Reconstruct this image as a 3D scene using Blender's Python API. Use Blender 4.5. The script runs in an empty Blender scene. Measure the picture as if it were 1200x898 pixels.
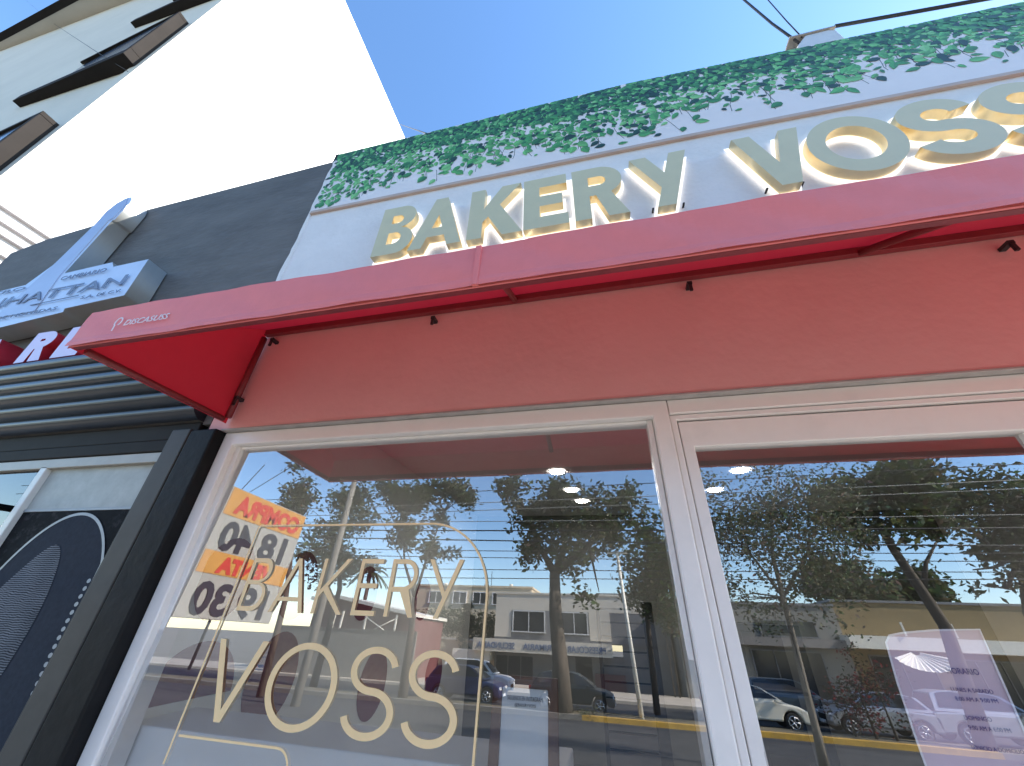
import bpy, bmesh, math, random
from mathutils import Vector, Matrix
R = math.radians
rnd = random.Random(11)
scene = bpy.context.scene
col = scene.collection

# ------------------------------------------------------------------ world and camera
world = bpy.data.worlds.new("World"); scene.world = world; world.use_nodes = True
SUN_EL, SUN_AZ = R(34), R(78)          # azimuth from +Y towards +X
nt = world.node_tree
sky = nt.nodes.new('ShaderNodeTexSky'); sky.sky_type = 'NISHITA'; sky.sun_disc = False
sky.sun_elevation = SUN_EL; sky.sun_rotation = SUN_AZ
sky.air_density = 1.0; sky.dust_density = 0.15; sky.ozone_density = 2.2
bg = nt.nodes['Background']; bg.inputs['Strength'].default_value = 0.15
hs = nt.nodes.new('ShaderNodeHueSaturation'); hs.inputs['Saturation'].default_value = 1.12
nt.links.new(sky.outputs[0], hs.inputs['Color']); nt.links.new(hs.outputs[0], bg.inputs[0])
sd = bpy.data.lights.new('sun', 'SUN'); sd.energy = 4.0; sd.angle = R(0.5); sd.color = (1.0, 0.93, 0.82)
so = bpy.data.objects.new('sun', sd); col.objects.link(so)
tosun = Vector((math.cos(SUN_EL)*math.sin(SUN_AZ), math.cos(SUN_EL)*math.cos(SUN_AZ), math.sin(SUN_EL)))
so.rotation_euler = tosun.to_track_quat('Z', 'Y').to_euler(); so.location = (20, 20, 40)

D = 1.5                                 # metres from the lens to the shop front
CAM = Vector((0, -1.5, 1.55))
RM = [[0.9749, 0.2209, 0.0289], [-0.0891, 0.5056, -0.8581], [-0.2042, 0.834, 0.5126]]
cd = bpy.data.cameras.new('camera'); cd.sensor_width = 36; cd.lens = 36*440.1/1200
cd.clip_start = 0.02; cd.clip_end = 2000
cam = bpy.data.objects.new('camera', cd); col.objects.link(cam)
m3 = Matrix((RM[0], [-v for v in RM[1]], [-v for v in RM[2]])).transposed()
cam.matrix_world = Matrix.Translation(CAM) @ m3.to_quaternion().to_matrix().to_4x4()
scene.camera = cam
scene.view_settings.view_transform = 'Standard'; scene.view_settings.look = 'None'
scene.view_settings.gamma = 1; scene.view_settings.use_curve_mapping = False
scene.view_settings.exposure = 1.6
scene.cycles.use_denoising = True
scene.cycles.max_bounces = 10; scene.cycles.transparent_max_bounces = 16
scene.cycles.glossy_bounces = 5; scene.cycles.transmission_bounces = 6
scene.cycles.sample_clamp_indirect = 6

def W(x, y, z):                         # survey units (multiples of D, seen from the lens) to metres
    return Vector((D*x, D*(y-1), D*z + 1.55))
def at(px, py, y):                      # survey point of the photograph at a given depth
    u = (px-600, py-449, 440.1)
    r = [sum(RM[k][i]*u[k] for k in range(3)) for i in range(3)]
    return W(r[0]/r[1]*y, y, r[2]/r[1]*y)
TILT = R(2.0); GP = Vector((0, .09, 2.225)); GN = Vector((0, -math.cos(TILT), math.sin(TILT)))
def street(px, py, dist):               # where a thing seen in the window stands, dist metres before the shop
    u = (px-600, py-449, 440.1)
    r = Vector([sum(RM[k][i]*u[k] for k in range(3)) for i in range(3)])
    h = CAM + r*((GP-CAM).dot(GN)/r.dot(GN)); q = r - GN*(2*r.dot(GN))
    return h + q*((-dist-h.y)/q.y)
def glass_y(z): return .09 + (z-2.225)*math.tan(TILT)

# ------------------------------------------------------------------ materials
MATS = {}
def mat(name, c, rough=.6, metal=0., noise=.12, scale=6., bump=0., spec=.5, dirt=None, dirt_scale=1.5, stretch=None, bscale=None):
    m = bpy.data.materials.new(name); m.use_nodes = True; n = m.node_tree; L = n.links
    b = n.nodes['Principled BSDF']
    b.inputs['Roughness'].default_value = rough; b.inputs['Metallic'].default_value = metal
    b.inputs['Specular IOR Level'].default_value = spec
    tc = n.nodes.new('ShaderNodeTexCoord'); mp = n.nodes.new('ShaderNodeMapping')
    L.new(tc.outputs['Object'], mp.inputs[0])
    if stretch: mp.inputs['Scale'].default_value = stretch
    tx = n.nodes.new('ShaderNodeTexNoise'); tx.inputs['Scale'].default_value = scale
    tx.inputs['Detail'].default_value = 7; tx.inputs['Roughness'].default_value = .65
    L.new(mp.outputs[0], tx.inputs['Vector'])
    rp = n.nodes.new('ShaderNodeMapRange'); L.new(tx.outputs[0], rp.inputs[0])
    rp.inputs[1].default_value = .3; rp.inputs[2].default_value = .7
    rp.inputs[3].default_value = 1-noise; rp.inputs[4].default_value = 1+noise*.6
    mx = n.nodes.new('ShaderNodeMix'); mx.data_type = 'RGBA'; mx.blend_type = 'MULTIPLY'
    mx.inputs[0].default_value = 1; mx.inputs[6].default_value = (*c, 1)
    L.new(rp.outputs[0], mx.inputs[7]); out = mx.outputs[2]
    if dirt:
        t2 = n.nodes.new('ShaderNodeTexNoise'); t2.inputs['Scale'].default_value = dirt_scale; t2.inputs['Detail'].default_value = 9
        t2.inputs['Roughness'].default_value = .7; L.new(mp.outputs[0], t2.inputs['Vector'])
        r2 = n.nodes.new('ShaderNodeMapRange'); r2.inputs[1].default_value = .52; r2.inputs[2].default_value = .75; r2.inputs[4].default_value = dirt[3]
        L.new(t2.outputs[0], r2.inputs[0])
        m2 = n.nodes.new('ShaderNodeMix'); m2.data_type = 'RGBA'; L.new(r2.outputs[0], m2.inputs[0]); L.new(out, m2.inputs[6])
        m2.inputs[7].default_value = (*dirt[:3], 1); out = m2.outputs[2]
    L.new(out, b.inputs['Base Color'])
    if bump:
        t3 = n.nodes.new('ShaderNodeTexNoise'); t3.inputs['Scale'].default_value = bscale or scale*4; t3.inputs['Detail'].default_value = 5
        L.new(mp.outputs[0], t3.inputs['Vector'])
        bp = n.nodes.new('ShaderNodeBump'); bp.inputs['Strength'].default_value = bump; bp.inputs['Distance'].default_value = .02
        L.new(t3.outputs[0], bp.inputs['Height']); L.new(bp.outputs[0], b.inputs['Normal'])
    MATS[name] = m; return m
def mat_attr(name, rough=.6, translucent=0., spec=.4):
    m = bpy.data.materials.new(name); m.use_nodes = True; n = m.node_tree; L = n.links
    b = n.nodes['Principled BSDF']; b.inputs['Roughness'].default_value = rough; b.inputs['Specular IOR Level'].default_value = spec
    a = n.nodes.new('ShaderNodeAttribute'); a.attribute_name = 'tint'; L.new(a.outputs['Color'], b.inputs['Base Color'])
    if translucent:
        t = n.nodes.new('ShaderNodeBsdfTranslucent'); L.new(a.outputs['Color'], t.inputs[0])
        mx = n.nodes.new('ShaderNodeMixShader'); mx.inputs[0].default_value = translucent
        L.new(b.outputs[0], mx.inputs[1]); L.new(t.outputs[0], mx.inputs[2]); L.new(mx.outputs[0], n.nodes['Material Output'].inputs[0])
    MATS[name] = m; return m
def mat_emit(name, c, s):
    m = bpy.data.materials.new(name); m.use_nodes = True; n = m.node_tree
    b = n.nodes['Principled BSDF']; b.inputs['Base Color'].default_value = (.8, .8, .8, 1)
    b.inputs['Emission Color'].default_value = (*c, 1); b.inputs['Emission Strength'].default_value = s
    MATS[name] = m; return m
def mat_glass(name, refl, tint, rough=0.0):
    m = bpy.data.materials.new(name); m.use_nodes = True; n = m.node_tree; L = n.links
    n.nodes.remove(n.nodes['Principled BSDF'])
    t = n.nodes.new('ShaderNodeBsdfTransparent'); t.inputs[0].default_value = (*tint, 1)
    g = n.nodes.new('ShaderNodeBsdfGlossy'); g.inputs['Roughness'].default_value = rough; g.inputs[0].default_value = (.96, .97, 1, 1)
    f = n.nodes.new('ShaderNodeLayerWeight'); f.inputs[0].default_value = .22
    r = n.nodes.new('ShaderNodeMapRange'); r.inputs[3].default_value = refl; r.inputs[4].default_value = .95
    L.new(f.outputs['Fresnel'], r.inputs[0])
    x = n.nodes.new('ShaderNodeMixShader'); L.new(r.outputs[0], x.inputs[0]); L.new(t.outputs[0], x.inputs[1]); L.new(g.outputs[0], x.inputs[2])
    L.new(x.outputs[0], n.nodes['Material Output'].inputs[0]); MATS[name] = m; return m
def mat_canvas(name, c, trans, k):
    m = mat(name, c, .62, noise=.05, scale=14, bump=.12, bscale=260, spec=.35); n = m.node_tree; L = n.links
    b = n.nodes['Principled BSDF']; t = n.nodes.new('ShaderNodeBsdfTranslucent'); t.inputs[0].default_value = (*trans, 1)
    x = n.nodes.new('ShaderNodeMixShader'); x.inputs[0].default_value = k
    L.new(b.outputs[0], x.inputs[1]); L.new(t.outputs[0], x.inputs[2]); L.new(x.outputs[0], n.nodes['Material Output'].inputs[0]); return m

plaster = mat('white plaster', (.80, .77, .745), .75, noise=.07, scale=2.2, bump=.25, bscale=30, dirt=(.55, .52, .48, .35), dirt_scale=2.6)
salmon = mat('salmon painted plaster', (.80, .42, .40), .7, noise=.05, scale=1.6, bump=.14, bscale=18, dirt=(.70, .34, .31, .55), dirt_scale=1.4)
vinyl = mat('printed vinyl ground', (.82, .77, .74), .45, noise=.05, scale=3)
beige = mat('beige trim', (.55, .43, .36), .6, noise=.15, scale=9, stretch=(.4, 1, 6))
alu_white = mat('white lacquered aluminium', (.84, .80, .77), .32, noise=.035, scale=5, dirt=(.6, .58, .56, .25), dirt_scale=7)
caulk = mat('grey sealant', (.42, .39, .37), .7, noise=.2, scale=12)
glass = mat_glass('shop glass', .30, (1, 1, 1))
glass_dark = mat_glass('dark shop glass', .10, (.15, .17, .18))
gold = mat('gold letter metal', (.86, .70, .40), .36, metal=.8, noise=.05, scale=20)
gold_face = mat('sky tinted gold letter face', (.66, .60, .37), .42, metal=.05, noise=.04, scale=10)  # sky reflected in the gold metal is mixed into this matt colour
halo = mat_emit('led halo', (1, .98, .95), .32)
decal = mat('gold vinyl decal', (.95, .68, .36), .4, metal=0, noise=.06, scale=12)
canvas = mat_canvas('red canvas', (.50, .06, .075), (.85, .012, .03), .42)
canvas_front = mat('red canvas valance', (.80, .20, .19), .55, noise=.05, scale=10, bump=.1, bscale=300)
redframe = mat('dark red tube', (.22, .025, .03), .5, noise=.15, scale=20)
black_metal = mat('black metal', (.02, .02, .022), .5, noise=.3, scale=20)
white_ink = mat('white ink', (.8, .72, .72), .5)
dark_wall = mat('charcoal plaster', (.135, .128, .120), .78, noise=.28, scale=2.4, bump=.35, bscale=22, dirt=(.20, .195, .19, .6), dirt_scale=3.2, stretch=(.6, 1, 1.6))
shutter = mat('dark blue steel shutter', (.028, .032, .040), .33, metal=.4, noise=.2, scale=5, stretch=(.5, 1, 4))
dark_fascia = mat('dark fascia', (.020, .018, .016), .7, noise=.3, scale=6, spec=.2)
taupe = mat('taupe aluminium', (.34, .31, .26), .4, noise=.12, scale=8)
lightalu = mat('pale aluminium', (.62, .62, .60), .35, noise=.08, scale=8)
greyframe = mat('grey aluminium', (.062, .057, .052), .55, noise=.15, scale=8, spec=.3)
black_paint = mat('black paint', (.009, .009, .010), .6, noise=.4, scale=5, bump=.2, spec=.2)
steel = mat('polished steel', (.36, .38, .38), .33, metal=.35, noise=.08, scale=8, stretch=(1, 1, .3))
signface = mat('sky tinted sign face', (.56, .64, .78), .4, metal=.15, noise=.07, scale=5)  # blue of the sky mirrored in the steel is put into the base colour
signgrey = mat('silver sign relief', (.42, .47, .60), .38, metal=.2, noise=.08, scale=5)
sign_ink = mat('slate lettering', (.16, .20, .30), .5)
red_side = mat('red letter return', (.42, .015, .03), .4, noise=.12, scale=10)
lilac_face = mat('lilac letter face', (.72, .60, .78), .4, noise=.05)
white_paint = mat('white building render', (.86, .85, .83), .8, noise=.04, scale=.6, bump=.1)
grey_render = mat('pale grey render', (.62, .58, .50), .8, noise=.08, scale=.35, dirt=(.42, .42, .36, .3), dirt_scale=.4, bump=.15)
brown_bay = mat('brown bay cladding', (.034, .030, .028), .85, noise=.15, scale=1.5, spec=.08)
ribbed = mat('ribbed cladding', (.50, .48, .48), .6, noise=.1, scale=2, stretch=(1, .2, 3))
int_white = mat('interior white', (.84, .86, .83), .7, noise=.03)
int_dark = mat('dimmed interior side wall', (.15, .15, .14), .7, noise=.06)  # side wall darkened in its colour to stand in for the dim shop interior
int_back = mat('dimmed interior back wall', (.17, .175, .16), .7, noise=.06)  # the dimness deep in the shop is put into this wall colour
int_ceiling = mat('interior ceiling', (.74, .73, .72), .8, noise=.04)
burgundy = mat('burgundy paint', (.20, .055, .085), .6, noise=.05)
bench_white = mat('white laminate', (.80, .82, .84), .3, noise=.02)
tile_floor = mat('interior floor tile', (.08, .076, .07), .35, noise=.12, scale=3)
slatgrey = mat('grey slats', (.24, .22, .20), .6, noise=.15, scale=4)
woodbrown = mat('walnut frame', (.16, .07, .04), .45, noise=.4, scale=14, stretch=(1, 1, .2))
paper = mat('white card', (.82, .84, .86), .6, noise=.02)
ink = mat('dark ink', (.03, .03, .04), .6)
lilac_paper = mat('lilac poster paper', (.70, .55, .66), .5, noise=.04)
lilac_ink = mat('violet ink', (.14, .10, .30), .6)
lilac_edge = mat('poster sleeve edge', (.85, .85, .92), .3)
lamp = mat_emit('downlight', (1, .95, .9), 38)
concrete = mat('concrete', (.22, .20, .17), .85, noise=.25, scale=3, bump=.4)
pavement_m = mat('pavement', (.50, .44, .36), .85, noise=.2, scale=1.2, bump=.4, bscale=25, dirt=(.34, .3, .25, .5))
asphalt = mat('asphalt', (.050, .048, .046), .85, noise=.25, scale=1.0, bump=.5, bscale=40, dirt=(.09, .088, .085, .5), dirt_scale=.5)
yellow = mat('yellow kerb paint', (.62, .36, .05), .6, noise=.3, scale=2.5, dirt=(.3, .22, .1, .6))
soil = mat('dry grass soil', (.16, .13, .075), .9, noise=.35, scale=1.5, bump=.5)
ground_m = mat('ground', (.20, .18, .15), .9, noise=.3, scale=.3)
bark = mat('bark', (.10, .078, .058), .9, noise=.45, scale=6, bump=.8, bscale=14, stretch=(1, 1, .3))
palebark = mat('pale bark', (.22, .19, .15), .9, noise=.35, scale=6, bump=.6, stretch=(1, 1, .3))
leaf_m = mat_attr('leaves', .5, .35)
ivy_m = mat_attr('ivy print', .42)
cable_m = mat('black cable', (.015, .015, .017), .6)
cable_pale = mat('sunlit tone cable', (.30, .29, .26), .6)  # wires catching the light: their brightness is put into the colour
cream = mat('cream render', (.72, .58, .40), .8, noise=.08, scale=.6)
schoolwhite = mat('off white render', (.66, .60, .50), .8, noise=.12, scale=.5, dirt=(.4, .36, .3, .4), dirt_scale=.5)
schoolgrey = mat('grey render', (.20, .20, .20), .8, noise=.15, scale=.8)
window_dark = mat('dark window', (.03, .033, .037), .12, noise=.1, spec=.6)
redbrick = mat('maroon render', (.17, .07, .065), .8, noise=.2, scale=1)
olive = mat('olive brown render', (.26, .19, .09), .8, noise=.15, scale=.5)
greyshop = mat('grey shop render', (.24, .23, .20), .8, noise=.15, scale=.7)
whitefascia = mat('white fascia', (.80, .76, .66), .6, noise=.08)
tyre = mat('tyre rubber', (.02, .02, .02), .8)
rim = mat('alloy rim', (.6, .6, .6), .25, metal=.9)
chrome = mat('chrome', (.8, .8, .8), .15, metal=1)
headlamp = mat('headlamp glass', (.75, .78, .8), .1, spec=.8)
taillight = mat('red lamp glass', (.4, .02, .02), .2)
car_glass = mat('car glass', (.025, .03, .035), .06, spec=.8)
CARP = {k: mat(k+' car paint', c, .28, metal=mt, noise=.03, spec=.6) for k, c, mt in
        (('cream white', (.78, .74, .62), 0), ('dark teal', (.03, .045, .05), .3), ('silver', (.42, .43, .45), .7), ('grey', (.20, .22, .23), .6), ('blue', (.02, .04, .12), .3), ('white', (.75, .75, .74), 0))}
orange_board = mat('orange board', (.55, .27, .06), .5, noise=.06)
white_board = mat('white board', (.36, .345, .31), .5, noise=.04)
red_ink = mat('red ink', (.55, .05, .03), .5)
slate = mat('note grey', (.36, .38, .36), .5, noise=.2, scale=9, dirt=(.46, .48, .46, .7), dirt_scale=7)

# ------------------------------------------------------------------ mesh helpers
class MB:
    def __init__(s): s.v = []; s.f = []; s.c = []; s.smooth = []
    def face(s, pts, c=None, smooth=False):
        i = len(s.v); s.v += [tuple(p) for p in pts]; s.f.append(tuple(range(i, i+len(pts)))); s.c.append(c); s.smooth.append(smooth)
    def box(s, a, b):
        x0, y0, z0 = a; x1, y1, z1 = b; i = len(s.v)
        s.v += [(x0,y0,z0),(x1,y0,z0),(x1,y1,z0),(x0,y1,z0),(x0,y0,z1),(x1,y0,z1),(x1,y1,z1),(x0,y1,z1)]
        for q in ((0,3,2,1),(4,5,6,7),(0,1,5,4),(1,2,6,5),(2,3,7,6),(3,0,4,7)):
            s.f.append(tuple(i+k for k in q)); s.c.append(None); s.smooth.append(False)
    def prism(s, pts, off):             # closed polygon pts swept along off
        n = len(pts); i = len(s.v); off = Vector(off)
        s.v += [tuple(p) for p in pts] + [tuple(Vector(p)+off) for p in pts]
        s.f.append(tuple(range(i+n-1, i-1, -1))); s.f.append(tuple(range(i+n, i+2*n)))
        for k in range(n): s.f.append((i+k, i+(k+1) % n, i+n+(k+1) % n, i+n+k))
        s.c += [None]*(n+2); s.smooth += [False]*(n+2)
    def tube(s, pts, rad, n=8, cap=True):
        pts = [Vector(p) for p in pts]
        if not isinstance(rad, (list, tuple)): rad = [rad]*len(pts)
        i0 = len(s.v); a = None
        for k, p in enumerate(pts):
            t = (pts[min(k+1, len(pts)-1)] - pts[max(k-1, 0)]).normalized()
            if a is None: a = t.orthogonal().normalized()
            a = (a - t*a.dot(t)).normalized(); b = t.cross(a)
            for j in range(n):
                q = 2*math.pi*j/n; s.v.append(tuple(p + (a*math.cos(q) + b*math.sin(q))*rad[k]))
        for k in range(len(pts)-1):
            for j in range(n):
                s.f.append((i0+k*n+j, i0+k*n+(j+1) % n, i0+(k+1)*n+(j+1) % n, i0+(k+1)*n+j)); s.c.append(None); s.smooth.append(True)
        if cap:
            s.f.append(tuple(i0+j for j in range(n-1, -1, -1))); s.f.append(tuple(i0+(len(pts)-1)*n+j for j in range(n)))
            s.c += [None]*2; s.smooth += [False]*2
    def build(s, name, m, parent=None, bevel=0, tint=False):
        me = bpy.data.meshes.new(name); me.from_pydata(s.v, [], s.f); me.update()
        if tint:
            at_ = me.attributes.new('tint', 'FLOAT_COLOR', 'CORNER'); vals = []
            for f, c in zip(s.f, s.c): vals += [*(c or (.5, .5, .5)), 1.0]*len(f)
            at_.data.foreach_set('color', vals)
        me.polygons.foreach_set('use_smooth', s.smooth)
        bm = bmesh.new(); bm.from_mesh(me)
        if not tint: bmesh.ops.recalc_face_normals(bm, faces=bm.faces)
        bm.to_mesh(me); bm.free()
        return link(name, me, m, parent, bevel)
def link(name, me, m, parent=None, bevel=0):
    o = bpy.data.objects.new(name, me); col.objects.link(o)
    if m: me.materials.clear(); me.materials.append(m)
    if parent is not None:
        o.parent = parent; o.matrix_parent_inverse = Matrix.Translation(parent_origin(parent)).inverted()
    if bevel:
        b = o.modifiers.new('edge', 'BEVEL'); b.width = bevel; b.segments = 2; b.limit_method = 'ANGLE'; b.angle_limit = R(40)
    return o
ORIG = {}
def parent_origin(p): return Vector(ORIG.get(p.name, (0, 0, 0)))      # parts are modelled in world space
def tag(o, label=None, cat=None, group=None, kind=None):
    if label: o['label'] = label
    if cat: o['category'] = cat
    if group: o['group'] = group
    if kind: o['kind'] = kind
    return o
def thing(name, label, cat, loc=(0, 0, 0), group=None):
    o = bpy.data.objects.new(name, None); col.objects.link(o); o.location = loc; o.empty_display_size = .2
    ORIG[o.name] = tuple(loc); return tag(o, label, cat, group)
def copy_tree(o, loc, label, rotz=None):
    c = o.copy(); col.objects.link(c); c.location = loc; c['label'] = label
    if rotz is not None: c.rotation_euler.z = rotz
    def kids(a, b):
        for ch in list(a.children):
            k = ch.copy(); col.objects.link(k); k.parent = b; k.matrix_parent_inverse = ch.matrix_parent_inverse.copy(); kids(ch, k)
    kids(o, c); return c
def box(name, m, parent, a, b, bevel=0):
    mb = MB(); mb.box(a, b); return mb.build(name, m, parent, bevel)

# ------------------------------------------------------------------ lettering
def arc(cx, cy, rx, ry, a0, a1, n=14):
    return [(cx+rx*math.cos(R(a0+(a1-a0)*k/n)), cy+ry*math.sin(R(a0+(a1-a0)*k/n))) for k in range(n+1)]
def glyph(ch, w):                       # outline loops of a cap-height-1 letter with stroke width w; returns (loops, advance width)
    if ch == 'B':
        rl, ru = .265, .235; Wd = .62
        o = [(0, 0)] + arc(Wd-rl, rl, rl, rl, -90, 90) + arc(Wd-.03-ru, .53+ru, ru, ru, -90, 90) + [(0, 1)]
        h1 = (.53-w*1.5)/2; c1 = w+h1; h2 = (.47-w*1.5)/2; c2 = .53+w/2+h2
        i1 = [(w, c1-h1)] + arc(Wd-w-h1, c1, h1, h1, -90, 90) + [(w, c1+h1)]
        i2 = [(w, c2-h2)] + arc(Wd-.03-w-h2, c2, h2, h2, -90, 90) + [(w, c2+h2)]
        return [o, i1[::-1], i2[::-1]], Wd
    if ch == 'A':
        b = w*1.05; a = (.86-b)/2; Wd = 2*a+b; hw = w*1.12; z0 = .2; z1 = .2+w*.85; ap = (Wd-2*hw)/(2*a)
        o = [(0, 0), (hw, 0), (hw+a*z0, z0), (Wd-hw-a*z0, z0), (Wd-hw, 0), (Wd, 0), (a+b, 1), (a, 1)]
        return [o, [(hw+a*z1, z1), (Wd/2, ap), (Wd-hw-a*z1, z1)]], Wd
    if ch == 'K':
        Wd = .70; zA = .30; k = 1.3*w
        P = lambda t: (w+(Wd-w)*t, zA+(1-zA)*t)
        t1 = .14; t2 = t1+1.5*w
        return [[(0, 0), (w, 0), (w, zA), P(t1), (Wd+.03-k, 0), (Wd+.03, 0), P(t2), (Wd, 1), (Wd-k, 1), (w, zA+k*1.05), (w, 1), (0, 1)]], Wd+.03
    if ch == 'E':
        Wd = .54; h = .5*w
        return [[(0, 0), (Wd, 0), (Wd, w), (w, w), (w, .51-h), (Wd-.06, .51-h), (Wd-.06, .51+h), (w, .51+h), (w, 1-w), (Wd, 1-w), (Wd, 1), (0, 1)]], Wd
    if ch == 'R':
        rr = .29; Wd = .62; cx = Wd-rr; cz = 1-rr; zb = 1-2*rr; k = 1.2*w
        aa = -62; e = (cx+rr*math.cos(R(aa)), cz+rr*math.sin(R(aa)))
        o = [(0, 0), (w, 0), (w, zb), (cx-.05, zb), (Wd+.02-k, 0), (Wd+.02, 0)] + arc(cx, cz, rr, rr, aa, 90, 12) + [(0, 1)]
        r2 = rr-w; i = [(w, cz-r2)] + arc(cx, cz, r2, r2, -90, 90) + [(w, cz+r2)]
        return [o, i[::-1]], Wd+.02
    if ch == 'Y':
        Wd = .76; k = 1.12*w; x0 = .22
        Lx = lambda z: x0+(Wd-k-x0)*z
        zj = .34; j1 = (Lx(zj), zj); dx, dz = j1[0], zj-1
        s = (Lx(1)-k)/(dx - (Wd-k-x0)*dz); j2 = (k+dx*s, 1+dz*s)
        return [[(x0, 0), (x0+k, 0), (Wd, 1), (Wd-k, 1), j2, (k, 1), (0, 1), j1]], Wd
    if ch == 'V':
        Wd = .80; k = 1.12*w; hb = .55*w; m_ = Wd/2; sl = (m_-hb); zi = 1-(m_-k)/sl
        return [[(m_-hb, 0), (m_+hb, 0), (Wd, 1), (Wd-k, 1), (m_, zi), (k, 1), (0, 1)]], Wd
    if ch == 'O':
        rx = .5
        return [arc(rx, .5, rx, .52, 0, 360, 48)[:-1], arc(rx, .5, rx-w, .52-w, 0, 360, 48)[:-1][::-1]], 2*rx
    if ch == 'S':
        rx = .29-w/2+.03; r1 = (1.04-w)/4; c1 = 1.02-w/2-r1; c2 = -.02+w/2+r1; cx = .31
        path = arc(cx, c1, rx, r1, 12, 270, 26)[:-1] + arc(cx, c2, rx+.02, r1, 90, -168, 26)
        l, r_ = [], []
        for q in range(len(path)):
            a = Vector(path[max(q-1, 0)]); b = Vector(path[min(q+1, len(path)-1)]); t = (b-a).normalized(); nn = Vector((-t.y, t.x))*w/2
            l.append(tuple(Vector(path[q])+nn)); r_.append(tuple(Vector(path[q])-nn))
        return [l+r_[::-1]], .62
def grow(loop, d):                      # outline moved outwards along its normals
    n = len(loop); out = []
    for i in range(n):
        a = Vector(loop[i-1]); b = Vector(loop[i]); c = Vector(loop[(i+1) % n])
        e1 = (b-a); e2 = (c-b)
        if e1.length < 1e-7 or e2.length < 1e-7: out.append(tuple(b)); continue
        n1 = Vector((e1.y, -e1.x)).normalized(); n2 = Vector((e2.y, -e2.x)).normalized(); m_ = n1+n2
        if m_.length < .3: m_ = n1
        m_.normalize(); out.append(tuple(b + m_*min(d/max(m_.dot(n1), .45), d*2)))
    return out
def area(l): return sum(l[i-1][0]*l[i][1]-l[i][0]*l[i-1][1] for i in range(len(l)))/2
def fix(loops):                         # outer anticlockwise, holes clockwise
    return [(l if (area(l) > 0) == (k == 0) else l[::-1]) for k, l in enumerate(loops)]
def curve_mesh(cu, xf):
    o = bpy.data.objects.new('tmp_outline', cu); col.objects.link(o)
    dg = bpy.context.evaluated_depsgraph_get(); me = bpy.data.meshes.new_from_object(o.evaluated_get(dg))
    bpy.data.objects.remove(o); bpy.data.curves.remove(cu)
    for v in me.vertices: v.co = xf(v.co)
    me.update(); return me
def loops_mesh(loops, thick, xf):       # local x, y in the plane, z out of it (0..thick)
    cu = bpy.data.curves.new('outline', 'CURVE'); cu.dimensions = '2D'; cu.fill_mode = 'BOTH'; cu.extrude = thick/2
    for l in loops:
        s = cu.splines.new('POLY'); s.points.add(len(l)-1); s.use_cyclic_u = True
        for p, q in zip(s.points, l): p.co = (q[0], q[1], 0, 1)
    return curve_mesh(cu, lambda c: xf(Vector((c.x, c.y, c.z+thick/2))))
def text_mesh(txt, size, thick, xf, width=None, shear=0, align='LEFT', bold=0):
    cu = bpy.data.curves.new('writing', 'FONT'); cu.body = txt; cu.size = size; cu.extrude = thick/2; cu.align_x = align; cu.shear = shear; cu.resolution_u = 3
    cu.offset = bold
    o = bpy.data.objects.new('tmp_writing', cu); col.objects.link(o)
    dg = bpy.context.evaluated_depsgraph_get(); me = bpy.data.meshes.new_from_object(o.evaluated_get(dg))
    bpy.data.objects.remove(o); bpy.data.curves.remove(cu)
    k = 1
    if width and len(me.vertices):
        xs = [v.co.x for v in me.vertices]; k = width/(max(xs)-min(xs)); x0 = min(xs) if align == 'LEFT' else 0
    else: x0 = 0
    for v in me.vertices: v.co = xf(Vector(((v.co.x-x0)*k, v.co.y, v.co.z+thick/2)))
    me.update(); return me
def front(x0, y, z0): return lambda c: Vector((x0+c.x, y-c.z, z0+c.y))          # read from the street
def opposite(x0, y, z0): return lambda c: Vector((x0-c.x, y+c.z, z0+c.y))       # on houses facing the shop

# ================================================================== BAKERY
bakery = thing('bakery_building', 'single storey bakery with white sign wall, salmon lintel and white framed glazing', 'building', (0.8, 0, 0))
FX0, FX1 = -2.1, 4.3
mb = MB()
mb.prism([(FX0, 0, 3.111), (FX1, 0, 3.111), (FX1, 0, 4.13), (2.49, 0, 4.157), (.73, 0, 4.21), (FX0, 0, 4.24)], (0, .18, 0))
mb.build('sign_wall', plaster, bakery)
mb = MB(); mb.prism([(-2.1, .004, 2.345), (FX1, .004, 2.345), (FX1, .004, 3.11), (-2.1, .004, 3.11)], (0, .17, 0)); mb.build('lintel_wall', salmon, bakery)
roofz = lambda x: 5.13 + (x+2.1)/2.6*.02 if x < .5 else 5.15-(x-.5)/2.4*.19
mb = MB()
top = [(x, -.012, roofz(x)) for x in (FX1, 2.9, 1.7, .5, -.8, FX0)]
mb.prism([(FX0, -.012, 4.275), (.73, -.012, 4.245), (2.49, -.012, 4.192), (FX1, -.012, 4.165)] + top, (0, .16, 0)); panel = mb.build('mural_panel', vinyl, bakery)
mb = MB(); mb.prism([(FX0, -.02, 4.24), (.73, -.02, 4.21), (2.49, -.02, 4.157), (FX1, -.02, 4.13), (FX1, -.02, 4.165), (2.49, -.02, 4.192), (.73, -.02, 4.245), (FX0, -.02, 4.275)], (0, .15, 0)); mb.build('trim_strip', beige, bakery, .004)
# ragged white join against the neighbour
mb = MB(); pts = [(-2.1, 2.95)]
z = 2.95
edge = []
while z < 5.05: edge.append((-2.118-rnd.random()*.016, z)); z += .05+rnd.random()*.06
mb.prism([(-2.095, -.006, 2.95)] + [(-2.095, -.006, 5.1)] + [(x, -.006, zz) for x, zz in edge[::-1]], (0, .1, 0)); mb.build('mortar_edge', plaster, bakery)
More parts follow.
